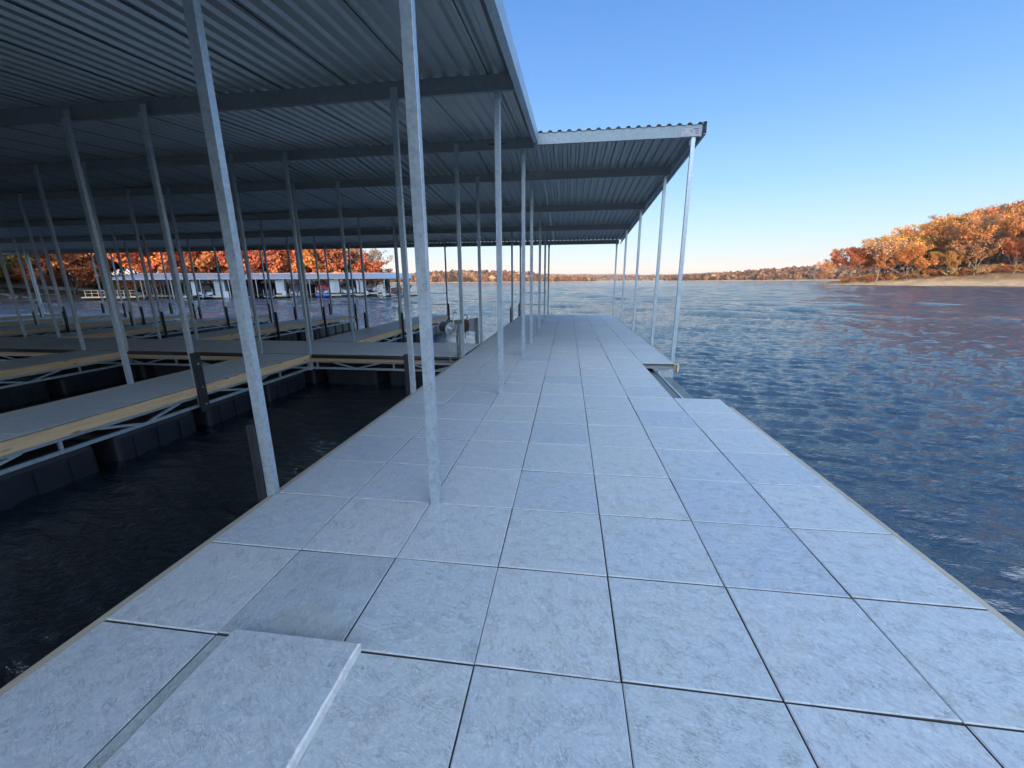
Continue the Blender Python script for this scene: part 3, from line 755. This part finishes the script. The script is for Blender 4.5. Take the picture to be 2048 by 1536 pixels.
# right headland: shoreline row, from the tip of the point to the frame edge
A_ = (0, 0)
row = [ # proto, x, y, scale(height/10), colour, words
 ('bare0', 108.5, 196.5, .95, 'grey', 'bare leafless tree standing alone at the tip of the right headland'),
 ('thin1', 111.5, 196.5, .72, 'brown', 'small thin brown tree just inland of the bare tree at the tip of the point'),
 ('thin0', 114, 198.5, .95, 'amber', 'wispy amber tree between the headland tip and the first full crown'),
 ('hill0', 121, 195, 1.4, 'orange', 'round orange tree, first full crown from the tip of the right headland'),
 ('thin2', 124, 183, 1.5, 'tan', 'sparse pinkish brown tree with a pale trunk leaning over the gravel shore'),
 ('hill1', 133, 189, 1.6, 'amber', 'broad orange tree behind the sparse pinkish tree on the headland'),
 ('hill2', 131, 178, 1.2, 'orange', 'lower orange tree in front of the broad orange crown'),
 ('cedar0', 137, 178, 1.05, 'green', 'dark green cedar tucked between orange trunks on the right shore'),
 ('hill0', 139, 171.5, .9, 'gold', 'small golden yellow tree at the foot of the slope beside the cedar'),
 ('bare1', 146, 172, 1.95, 'grey', 'tall nearly bare pale-limbed tree rising among the orange crowns'),
 ('oak4', 143.5, 166, 1.12, 'brown', 'low spreading brown-orange tree at the shore edge, branches close to the gravel'),
 ('hill3', 151, 172, 1.75, 'amber', 'tall amber tree behind the low spreading tree'),
 ('hill3', 150, 160, 1.1, 'orange', 'orange tree on a thin pale trunk near the shore right of the low spreading tree'),
 ('bare0', 158, 163, 1.9, 'grey', 'tall bare grey tree with upright limbs near the right edge of the picture'),
 ('hill2', 157, 152, 1.4, 'amber', 'bright orange tree at the right edge of the picture by the shore'),
 ('hill1', 164, 158, 1.8, 'brown', 'big brown-orange tree just behind the bright one at the right edge'),
 ('oak3', 166, 146, 1.5, 'rust', 'rust tree on the shore just past the right edge of the picture')]
for p_, x, y, s, c, lab in row: tree(p_, x, y, hR(x, y)-.2, s, c, lab, 'trees along the right shore')
rr = random.Random(12); n = 0
u0 = np.array([132., 202.]); u1 = np.array([186., 158.])
for j in range(7):
    for i in range(14):
        t = (i+.5*(j % 2)+rr.uniform(-.25, .25))/13.5
        x, y = u0*(1-t)+u1*t; x += j*5.3*.66+rr.uniform(-1.5, 1.5); y += j*5.3*.35+rr.uniform(-1.5, 1.5)
        s = (1.42+.62*min(1, t*1.6))*rr.uniform(.82, 1.06)*(1 if j else .92)
        pr_ = rr.choice(['hill0', 'hill1', 'hill2', 'hill3', 'hill0', 'thin1', 'hill2'])
        cl = rr.choice(['amber', 'orange', 'amber', 'orange', 'brown', 'amber', 'gold' if j < 3 else 'amber', 'orange'])
        tree(pr_, x, y, hR(x, y)-.3, s, cl, 'autumn tree inside the wood climbing the right hill, behind the shoreline trees', 'trees inside the wood on the right hill')
for k in range(60):
    t = rr.random(); x = 118+t*42+rr.uniform(-2, 3); y = 192-t*42+rr.uniform(-3, 3)
    tree(rr.choice(['shrub0', 'shrub1']), x, y, hR(x, y)-.1, rr.uniform(.5, 1.0), rr.choice(['brown', 'tan', 'brown', 'gold', 'rust']), 'low dry autumn bush on the gravel slope under the right shore trees', 'bushes on the right shore slope', 'bush')
# left bank behind the far covered dock (dock frame: s along, v behind)
DA = np.array([-62., 50.9]); DU = np.array([.93754, .34788]); DN = np.array([-.34788, .93754])
def dp(s, v): q = DA+DU*s+DN*v; return float(q[0]), float(q[1])
left = [('full0', -16, 13, 1.0, 'rust'), ('full1', -11, 12, 1.0, 'orange'), ('full2', -6, 13, 1.0, 'red'), ('full0', -1.5, 12, 1.0, 'orange'), ('oak3', 3, 13, .98, 'orange'), ('full1', 7.5, 12, .98, 'rust'),
        ('oak4', 11.5, 13, .95, 'red'), ('full2', 15, 12, .90, 'rust'), ('oak1', 19, 12.5, .96, 'red'), ('full0', 22.5, 13, .88, 'orange'), ('oak5', 26, 12.5, .90, 'red'),
        ('cedar1', 29.5, 12.5, .82, 'green'), ('oak3', 31.5, 13.5, .74, 'rust'), ('thin0', 32.8, 17, .80, 'grey'), ('oak4', 33.8, 14, .60, 'brown'), ('cedar0', 36.0, 13.5, .52, 'green'), ('shrub0', 38.2, 13.5, 1.0, 'olive')]
wl = ['rust tree on the bank just left of the distant covered dock roof', 'orange tree on the bank over the left end of the distant covered dock', 'reddish tree over the left gable of the distant covered dock',
      'bright orange tree above the empty left bays of the distant covered dock', 'orange tree left of the grey locker, rising above the distant dock roof', 'rust tree directly above the grey wall locker of the distant dock',
      'red-brown tree right of the grey locker above the distant dock roof', 'rust tree above the middle of the distant dock roof, left of the white locker', 'dark red tree above the first white locker of the distant dock', 'orange tree above the black covered boat',
      'red tree above the red covered boat', 'dark cedar between the red tree and the last orange tree behind the distant dock', 'rust coloured tree right of the dark cedar', 'thin bare tree poking above the right hand trees behind the dock', 'low brown tree near the right end of the treeline',
      'small dark cedar at the right end of the treeline above the distant dock', 'last low olive bush at the right end of the treeline']
for (p_, s, v, sc, c), lab in zip(left, wl):
    x, y = dp(s, v); tree(p_, x, y, hL(x, y)-.2, sc, c, lab, 'trees on the bank behind the distant covered dock', 'bush' if p_[0] == 's' else 'tree')
for k in range(22):
    s = -34+k*3.1+rr.uniform(-.6, .6); v = 19+rr.uniform(-1.5, 4)
    if s > 29: continue
    x, y = dp(s, v); tree(rr.choice(['full0', 'full1', 'full2']), x, y, hL(x, y)-.4, rr.uniform(.88, 1.0)*(1 if s < 14 else .82), rr.choice(['rust', 'orange', 'brown', 'red', 'olive', 'orange']),
         'autumn tree in the second row behind the distant covered dock', 'second row trees on the left bank')
for k, (x, y, sc, c, p_) in enumerate([(-78, 36, 1.0, 'olive', 'full1'), (-83, 41, 1.0, 'brown', 'full2'), (-88, 47, 1.05, 'gold', 'full0'), (-76, 29, .95, 'olive', 'thin1'), (-92, 55, 1.05, 'orange', 'full1'), (-84, 31, 1.0, 'brown', 'full0'), (-96, 40, 1.1, 'olive', 'full2'), (-74, 44, .8, 'grey', 'bare1'), (-72, 39, .75, 'grey', 'bare0')]):
    tree(p_, x, y, hL(x, y)-.2, sc, c, ['dark olive tree on the rocky bank at the left edge', 'brown tree on the bank just right of the olive one at the left edge', 'yellowish tree above the pale track on the left bank', 'thin olive tree nearest the left edge of the picture',
        'orange tree above the left bank track before the dock roof', 'brown tree at the far left edge behind the thin olive one', 'large olive tree deep on the left bank', 'bare small tree beside the pale track on the bank', 'bare leaning sapling on the rocky slope of the left bank'][k], 'trees above the rocky left bank')
for k in range(16):
    x = -86-rr.uniform(0, 16); y = 26+k*3.6+rr.uniform(-1.5, 1.5)
    tree(rr.choice(['full0', 'full1', 'full2']), x, y, hL(x, y)-.5, rr.uniform(.95, 1.15), rr.choice(['brown', 'olive', 'orange', 'rust', 'gold']), 'bushy autumn tree deep in the wood behind the left bank', 'trees deep in the wood on the left bank')
for k in range(14):
    x = -74-rr.uniform(0, 8); y = 24+k*2.6; tree(rr.choice(['full0', 'full2']), x, y, hL(x, y)-.6, rr.uniform(.5, .7), rr.choice(['brown', 'olive', 'rust']), 'low bushy tree above the rocks of the left bank', 'low trees on the left bank')
for k in range(18):
    s = -30+k*2.1; x, y = dp(s, 11+rr.uniform(-1, 2))
    if s > 3: continue
    tree(rr.choice(['shrub0', 'shrub1']), x, y, hL(x, y)-.2, rr.uniform(.7, 1.2), rr.choice(['brown', 'olive', 'rust']), 'brown bush at the foot of the trees on the left bank', 'bushes on the left bank', 'bush')
# ------------------------------------------------------------------ rocks and track on the left bank
def rock_mesh(seed):
    g = random.Random(seed); bm_v = []; bm_f = []
    import bmesh
    bm = bmesh.new(); bmesh.ops.create_icosphere(bm, subdivisions=2, radius=.5)
    off = [Vector((g.uniform(-1, 1), g.uniform(-1, 1), g.uniform(-1, 1))).normalized() for _ in range(9)]; lim = [g.uniform(.26, .42) for _ in off]
    for v in bm.verts:
        for n_, l_ in zip(off, lim):
            d = v.co.dot(n_)
            if d > l_: v.co -= n_*(d-l_)
        v.co.x *= 1.4; v.co.z *= .7
    me = bpy.data.meshes.new('rock'); bm.to_mesh(me); bm.free(); return me
def mat_rock():
    m = NT('limestone_rock'); n = m.noise(m.objc, 2.5, 6, .65)
    return m.set(color=m.ramp(n, [(.3, (.10, .085, .07)), (.7, (.22, .20, .17))]), rough=.9, normal=m.bump(n, .6, .08))
M['rock'] = mat_rock(); RK = [rock_mesh(k) for k in range(5)]
for me in RK: me.materials.append(M['rock'])
LS = [(-44, 22), (-58, 33), (-70, 44), (-74, 50)]
for k in range(60):
    t = rr.random()*2.95; i = int(t); f = t-i; x = LS[i][0]*(1-f)+LS[i+1][0]*f; y = LS[i][1]*(1-f)+LS[i+1][1]*f
    w = rr.random()**1.5*11; x -= w*.8; y += w*.2
    o = put('rock', RK[k % 5]); s = rr.uniform(.4, 1.5); o.scale = (s, s*rr.uniform(.7, 1.3), s*.8); o.rotation_euler = (rr.uniform(-.3, .3), rr.uniform(-.3, .3), rr.uniform(0, 6)); o.location = (x, y, hL(x, y)+.02)
    tag(o, 'grey limestone rock lying on the sloping left bank above the water', 'rock', 'rocks on the left bank')
for k in range(40):
    t = rr.random(); x = 118+t*52+rr.uniform(-1, 1)-(1-t)*3; y = 186-t*66+rr.uniform(-2, 2)
    o = put('rock', RK[k % 5]); s = rr.uniform(.3, .9); o.scale = (s*1.4, s, s*.5); o.rotation_euler = (0, 0, rr.uniform(0, 6)); o.location = (x, y, hR(x, y)+.02)
    tag(o, 'pale flat stone on the gravel beach of the right headland', 'rock', 'stones on the right beach')
# pale track / low wall along the bank top
tk = MB(); pts = [(-66, 12), (-77, 28), (-84, 40), (-84, 50), (-78, 57), (-70, 60.5)]
for a, b in zip(pts[:-1], pts[1:]):
    za, zb = hL(*a)+.25, hL(*b)+.25; tk.bar((*a, za), (*b, zb),   .35, .55)
tag(tk.build('retaining_wall', mat_paint('pale_concrete', (.30, .30, .30), .85, 0, .2, 1.5)), 'low pale concrete wall along the top of the left bank', 'wall')
# ------------------------------------------------------------------ distant covered dock
RZ = math.atan2(DU[1], DU[0])
fd = tag(empty('covered_boat_dock', (DA[0], DA[1], 0), RZ), 'distant covered boat dock with a pale metal roof across the water on the left', 'boat dock')
L0, L1, W = -2.0, 41.0, 8.0; EZ, RZZ = 2.32, 3.08
def roof_half(v0, v1, z0, z1, x0=L0, x1=L1, hip=0):
    mb = MB(); n = int((x1-x0)/.45)
    for k in range(n):
        a = x0+(x1-x0)*k/n; b = x0+(x1-x0)*(k+1)/n; c = a+(b-a)*.82
        for (p, q, dz) in ((a, c, 0), (c, b, .035)):
            hp = lambda xx, w: xx if w == 0 else max(xx, x0+hip)
            i = len(mb.v); mb.v += [(p, v0, z0+dz), (q, v0, z0+dz), (hp(q, 1), v1, z1+dz), (hp(p, 1), v1, z1+dz)]; mb.f.append((i, i+1, i+2, i+3))
    return mb
M['roof_pale'] = mat_paint('pale_roof_metal', (.36, .40, .45), .35, .35, .08, 1.5)
for (v0, v1) in ((0, W/2), (W, W/2)):
    o = roof_half(v0, v1, EZ, RZZ, hip=2.4).build('roof', M['roof_pale'], fd); md = o.modifiers.new('t', 'SOLIDIFY'); md.thickness = .04
MB().box(L0, L1, -.05, .0, EZ-.20, EZ-.02).build('fascia', M['greyp'], fd)
MB().box(L0, L1, W, W+.05, EZ-.20, EZ-.02).build('fascia', M['greyp'], fd)
for k in range(12):
    x = L0+.6+k*3.8
    for v in (.1, W-.1): MB().box(x-.05, x+.05, v-.05, v+.05, -.6, EZ-.18).build('post', M['galvd'], fd)
for (x, w) in ((-1.0, .9), (7.3, 1.1), (11.5, 1.5), (20.2, 1.5), (28.2, 1.5), (32.1, 1.5), (36.2, 1.0), (39.9, 1.2)):
    MB().box(x-.2, x+w, .3, W-.3, -.52, -.25).build('walkway', M['grey_wood'], fd)
MB().box(L0, L1+.8, W-1.4, W+.2, -.5, -.22).build('walkway', M['grey_wood'], fd)
MB().box(L1-.2, L1+1.2, .5, W, -.5, -.2).build('end_platform', M['grey_wood'], fd)
rl = MB()
for k in range(9): rl.box(-5.5+k*.8, -5.44+k*.8, 1.2, 1.26, -.4, .65)
rl.box(-5.6, 1.1, 1.2, 1.25, .6, .66); rl.box(-5.6, 1.1, 1.2, 1.25, .2, .25); rl.build('railing', M['woodX'], fd)
MB().box(-6, 1.2, 1.1, 2.8, -.42, -.25).build('gangway', M['woodX'], fd)
bs = MB()
for k in range(10): bs.box(2.3+k*.52, 2.36+k*.52, 2.6+.1*(k % 3), 2.66+.1*(k % 3), -.5, 1.9)
bs.build('slip_divider', M['galvd'], fd)
# lattice of stored poles; dark sheets added for the shade inside the bays
for (a, b, z1) in ((1.5, 6.8, 1.3), (8.9, 11.4, 1.2), (13.6, 19.9, 1.5), (21.6, 24.6, 1.3), (25.4, 27.9, 1.1), (29.9, 31.8, .8)):
    MB().box(a, b, W-1.5, W-1.42, -.2, z1).build('shade_panel', M['black'], fd)
def locker(s, v, w, h, z0, mat, lab, step=None):
    x, y = dp(s, v); t = tag(empty('dock_locker', (x, y, z0), RZ), lab, 'locker', 'lockers on the distant dock')
    MB().box(0, w, 0, .9, 0, h).build('cabinet', M[mat], t, .02)
    g = MB()
    for zz in (.30, .52): g.box(.03, w-.03, -.012, -.004, h*zz, h*zz+.03)
    g.box(w*.42, w*.58, -.015, -.004, h*.84, h*.87)
    g.build('panel_seam', M['greyp'] if mat == 'white' else M['ink'], t)
    if step:
        a, b, hh = step; MB().box(a, b, -.5, -.02, -.35, hh-.35).build('step_box', M['white'], t, .03)
locker(8.55, .5, .55, 2.05, -.2, 'white', 'narrow white locker at the left of the first covered boat on the distant dock')
locker(11.6, .5, 1.45, 2.4, -.25, 'greyp', 'tall grey-blue locker with a white step box beside the dark covered boat', (1.25, 2.0, .95))
locker(20.15, .5, 1.25, 2.05, -.05, 'white', 'white locker between the empty bay and the black covered boat on the distant dock', (.9, 1.5, .65))
locker(28.1, .5, 1.4, 2.05, -.05, 'white', 'white locker right of the red covered boat on the distant dock')
locker(32.15, .5, .35, 2.0, -.05, 'white', 'slim white locker right of the dark bow boat on the distant dock')
locker(32.75, .5, .85, 2.05, -.05, 'white', 'white locker with a step box left of the lifted brown boat', (.5, 1.2, .55))
locker(36.15, .4, .35, .85, -.35, 'white', 'small low white dock box right of the lifted brown boat', (.1, .5, .4))
def boat(s, v, w, L, z0, hull, cover, hc, hk, lab, ch=.7, flat=False):
    """boat seen stern-on: V hull, outboard, canvas cover"""
    x, y = dp(s, v); t = tag(empty('covered_boat', (x, y, z0), RZ), lab, 'boat', 'boats on the distant dock')
    h = w/2; mb = MB(); secs = []
    for (yy, k, lift) in ((0, .92, 0), (L*.5, 1, .0), (L*.8, .75, .12), (L, .12, .35)):
        secs.append([(-h*k, yy, hk), (-h*k*.96, yy, hk*.45+lift*.5), (-h*k*.5, yy, .10+lift), (0, yy, lift), (h*k*.5, yy, .10+lift), (h*k*.96, yy, hk*.45+lift*.5), (h*k, yy, hk)])
    mb.hull(secs).build('hull', M[hull], t)
    if cover:
        cv = []; 
        for (yy, k, tp) in ((-.1, .94, .75), (L*.12, 1.02, .95), (L*.45, 1.02, 1.0), (L*.7, .85, .75), (L*.95, .2, .3)):
            cv.append([(-h*k, yy, hk+.01), (-h*k*.98, yy, hk+ch*tp*.45), (-h*k*.72, yy, hk+ch*tp*.9), (0, yy, hk+ch*tp), (h*k*.72, yy, hk+ch*tp*.9), (h*k*.98, yy, hk+ch*tp*.45), (h*k, yy, hk+.01)])
        MB().hull(cv).build('canvas_cover', M[cover], t)
    e = MB(); e.box(-.17, .17, -.42, -.05, hk*.55, hk+.30); e.box(-.07, .07, -.32, -.16, -.25, hk*.55); e.build('outboard_motor', M['ink'], t, .03)
    li = MB(); li.box(-h*1.02, h*1.02, -.15, -.05, -.14, -.04); li.box(-h*1.02, -h*.95, -.15, -.05, -.14, 1.0); li.box(h*.95, h*1.02, -.15, -.05, -.14, 1.0); li.build('lift_frame', M['greyp'], t)
    return t
boat(10.2, .6, 2.1, 5, -.30, 'white', 'black', 0, .62, 'boat with a charcoal cover and white stern, next to the grey-blue locker', 1.15)
boat(15.4, 1.2, 2.0, 5, -.45, 'black', 'black', 0, .6, 'low dark boat in shadow right of the grey-blue locker', .7)
boat(18.9, 1.0, 1.5, 4, -.45, 'black', None, 0, .6, 'small open dark boat left of the first white locker', .5)
boat(23.2, .5, 2.2, 5, -.35, 'white', 'black', 0, .62, 'boat under a tall black canvas with a white stern, right of the first white locker', 1.15)
boat(26.9, .5, 2.0, 5, -.15, 'white', 'dkred', 0, .50, 'boat under a dark red canvas on a blue float in the distant dock', .95)
x, y = dp(26.9, .35); t = empty('lift_float', (x, y, -.6), RZ); tag(t, 'bright blue float under the red covered boat', 'float')
MB().box(-.95, -.1, -.3, 1.6, 0, .33).build('tank', M['blue'], t, .05); MB().box(.1, .95, -.3, 1.6, 0, .33).build('tank', M['blue'], t, .05)
boat(30.8, .6, 2.1, 5, -.25, 'white', 'black', 0, .72, 'white and black speedboat between the two white lockers on the right', .55)
boat(34.3, 1.0, 1.5, 4, .60, 'brown', 'brown', 0, .45, 'brown boat raised high on a lift near the right end of the distant dock', .2)
x, y = dp(33.7, .8); tag(MB().box(0, 1.7, 0, 2, 0, .22).build('lift_platform', M['white'], None, .03, loc=(x, y, -.3)), 'white platform below the raised brown boat', 'platform').rotation_euler.z = RZ
boat(38.4, .4, 1.9, 5, -.40, 'maroon', 'maroon', 0, .85, 'dark red pontoon boat under the right end of the distant dock roof', .25)
boat(36.8, .9, .8, 2.6, -.5, 'black', None, 0, .5, 'small dark watercraft left of the dark red pontoon boat')
# ------------------------------------------------------------------ far shores
def far_mat():
    m = NT('far_foliage'); a = m.n('ShaderNodeAttribute'); a.attribute_name = 'tint'
    g = m.n('ShaderNodeNewGeometry')
    c = m.ramp(a.outputs['Fac'], [(0, (.035, .04, .025)), (.2, (.08, .045, .028)), (.45, (.17, .08, .045)), (.7, (.27, .15, .08)), (.88, (.12, .065, .045)), (1, (.36, .26, .16))])
    d = m.n('ShaderNodeBsdfDiffuse'); m.l(c, d.inputs[0]); m.l(d.outputs[0], m.out.inputs['Surface']); m.t.nodes.remove(m.p); return m.m
M['far'] = far_mat()
def woods(name, line, depth, hill, th, spacing, seed, quads=34):
    """far-off wood: crowns of leaf clumps on a rising ribbon of ground. line: list of (x, y); hill/th: heights along it"""
    g = np.random.default_rng(seed); P0 = np.array(line, float)
    seg = np.linalg.norm(np.diff(P0, axis=0), axis=1); cum = np.concatenate([[0], np.cumsum(seg)]); Lt = cum[-1]
    away = (P0.mean(0)-np.array([CAM.x, CAM.y])); away /= np.linalg.norm(away)
    C = []; R = []
    nr = int(depth/spacing)
    for j in range(nr):
        n = int(Lt/spacing); s = (np.arange(n)+g.uniform(0, 1, n))/n*Lt
        x = np.interp(s, cum, P0[:, 0]); y = np.interp(s, cum, P0[:, 1]); d = j*spacing+g.uniform(0, spacing, n)
        hh = .8*np.interp(s, cum, hill)*np.sin(np.clip(d/depth, 0, 1)*np.pi/2); tt = .85*np.interp(s, cum, th)*g.uniform(.65, 1.15, n)
        C.append(np.stack([x+away[0]*d, y+away[1]*d, ZW+.8+hh+tt*.55], -1)); R.append(tt*.5)
    C = np.concatenate(C); R = np.concatenate(R); n = len(C)
    tint = g.choice([.05, .2, .35, .45, .55, .7, .85, 1.0], n, p=[.08, .15, .17, .2, .15, .1, .1, .05])
    off = g.normal(size=(n, quads, 3)); off /= np.linalg.norm(off, axis=2)[..., None]; nrm = off.copy()
    off *= g.uniform(.55, 1.05, (n, quads))[..., None]*R[:, None, None]; off[..., :2] *= .8; off[..., 2] *= 1.05
    Q = (C[:, None]+off).reshape(-1, 3); nn = (nrm+g.normal(size=nrm.shape)*.5).reshape(-1, 3); nn /= np.linalg.norm(nn, axis=1)[:, None]
    t1 = np.cross(nn, g.normal(size=nn.shape)); t1 /= np.linalg.norm(t1, axis=1)[:, None]; t2 = np.cross(nn, t1)
    s = (np.repeat(R, quads)*g.uniform(.25, .5, n*quads))[:, None]
    V = np.stack([Q-t1*s-t2*s, Q+t1*s-t2*s, Q+t1*s+t2*s, Q-t1*s+t2*s], 1).reshape(-1, 3)
    me = np_mesh(name, V, np.arange(len(Q)*4).reshape(-1, 4), M['far']); face_tint(me, np.clip(np.repeat(tint, quads)+g.normal(0, .05, n*quads), 0, 1))
    o = put(name, me)
    # ground under it
    nu = 60; s = np.linspace(0, Lt, nu); x = np.interp(s, cum, P0[:, 0]); y = np.interp(s, cum, P0[:, 1]); hl = np.interp(s, cum, hill)
    rows = []
    for d, z in ((-16, -.4), (-9, .3), (0, 1.0), (depth*.25, None), (depth*.6, None), (depth*1.1, None)):
        zz = ZW+z+0*s if z is not None else ZW+.8+hl*math.sin(min(1, d/depth)*math.pi/2)
        rows.append(np.stack([x+away[0]*d, y+away[1]*d, zz], -1))
    G = np.stack(rows, 1); gm = np_mesh(name+'_ground', G.reshape(-1, 3), grid_faces(nu, 6), M['beach'], True)
    tag(put('far_shore_ground', gm), kind='structure')
    return o
o = woods('far_woods', [(-420, 640), (-323, 730), (-255, 756), (-174, 779), (-70, 795), (-10, 800), (60, 800)], 130, [8, 9, 13, 15, 12, 5, 1], [11, 11, 13, 14, 13, 10, 7], 8.5, 1)
tag(o, 'band of autumn woods on the low point across the lake behind the posts', 'woods', kind='stuff')
o = woods('far_woods', [(205, 935), (259, 915), (340, 880), (410, 840), (470, 790), (560, 700)], 170, [4, 6, 12, 20, 24, 26], [10, 11, 12, 12, 12, 12], 10, 2)
tag(o, 'band of autumn woods across the lake left of the right headland', 'woods', kind='stuff')
o = woods('far_woods', [(-200, 1900), (60, 1950), (300, 1950), (620, 1850)], 200, [22, 24, 18, 20], [14, 14, 14, 14], 17, 3, 20)
tag(o, 'thin distant line of woods at the head of the lake', 'woods', kind='stuff')
def hills():
    m = NT('far_hill_woods'); n = m.noise(m.pos, .02, 8, .7)
    c = m.ramp(n, [(.35, (.17, .085, .05)), (.5, (.27, .13, .075)), (.65, (.20, .11, .06))])
    mt = m.set(color=c, rough=1., normal=m.bump(m.noise(m.pos, .05, 6, .7), 1., 14.))
    nu, nv = 260, 14
    b = np.radians(np.linspace(-46, 48, nu)); Dg = np.interp(np.linspace(0, 1, nv), [0, 1], [2900, 4300])
    deg = np.degrees(b)
    top = np.interp(deg, [-46, -30, -24, -20, -14, -8, -2, 3, 8, 14, 20, 30, 48], [50, 62, 90, 80, 58, 60, 70, 62, 52, 60, 66, 60, 50])
    B, Vv = np.meshgrid(b, np.linspace(0, 1, nv), indexing='ij'); D = 2900+1400*Vv
    Z = ZW-1+(top[:, None]+26*(fbm(B*22, B*0+1.5, 31, 4)-.47)+9*(fbm(B*160, Vv*6, 35, 3)-.45))*np.sin(np.clip(Vv*1.15, 0, 1)*np.pi/2)
    me = np_mesh('hills', np.stack([CAM.x+D*np.sin(B), CAM.y+D*np.cos(B), Z], -1).reshape(-1, 3), grid_faces(nu, nv), mt, True)
    tag(put('hills', me), kind='structure')
hills()

# ------------------------------------------------------------------ haze
def haze():
    m = bpy.data.materials.new('thin_air_haze'); m.use_nodes = True; t = m.node_tree; t.nodes.remove(t.nodes['Principled BSDF'])
    v = t.nodes.new('ShaderNodeVolumePrincipled'); v.inputs['Color'].default_value = (.96, .87, .84, 1); v.inputs['Density'].default_value = .00009; v.inputs['Anisotropy'].default_value = 0
    t.links.new(v.outputs[0], t.nodes['Material Output'].inputs['Volume'])
    o = MB().box(-6300, 6300, -6300, 6300, -4, 190).build('haze', m)
    tag(o, 'thin pale haze over the lake that softens the far hills', 'haze', kind='stuff')
haze()
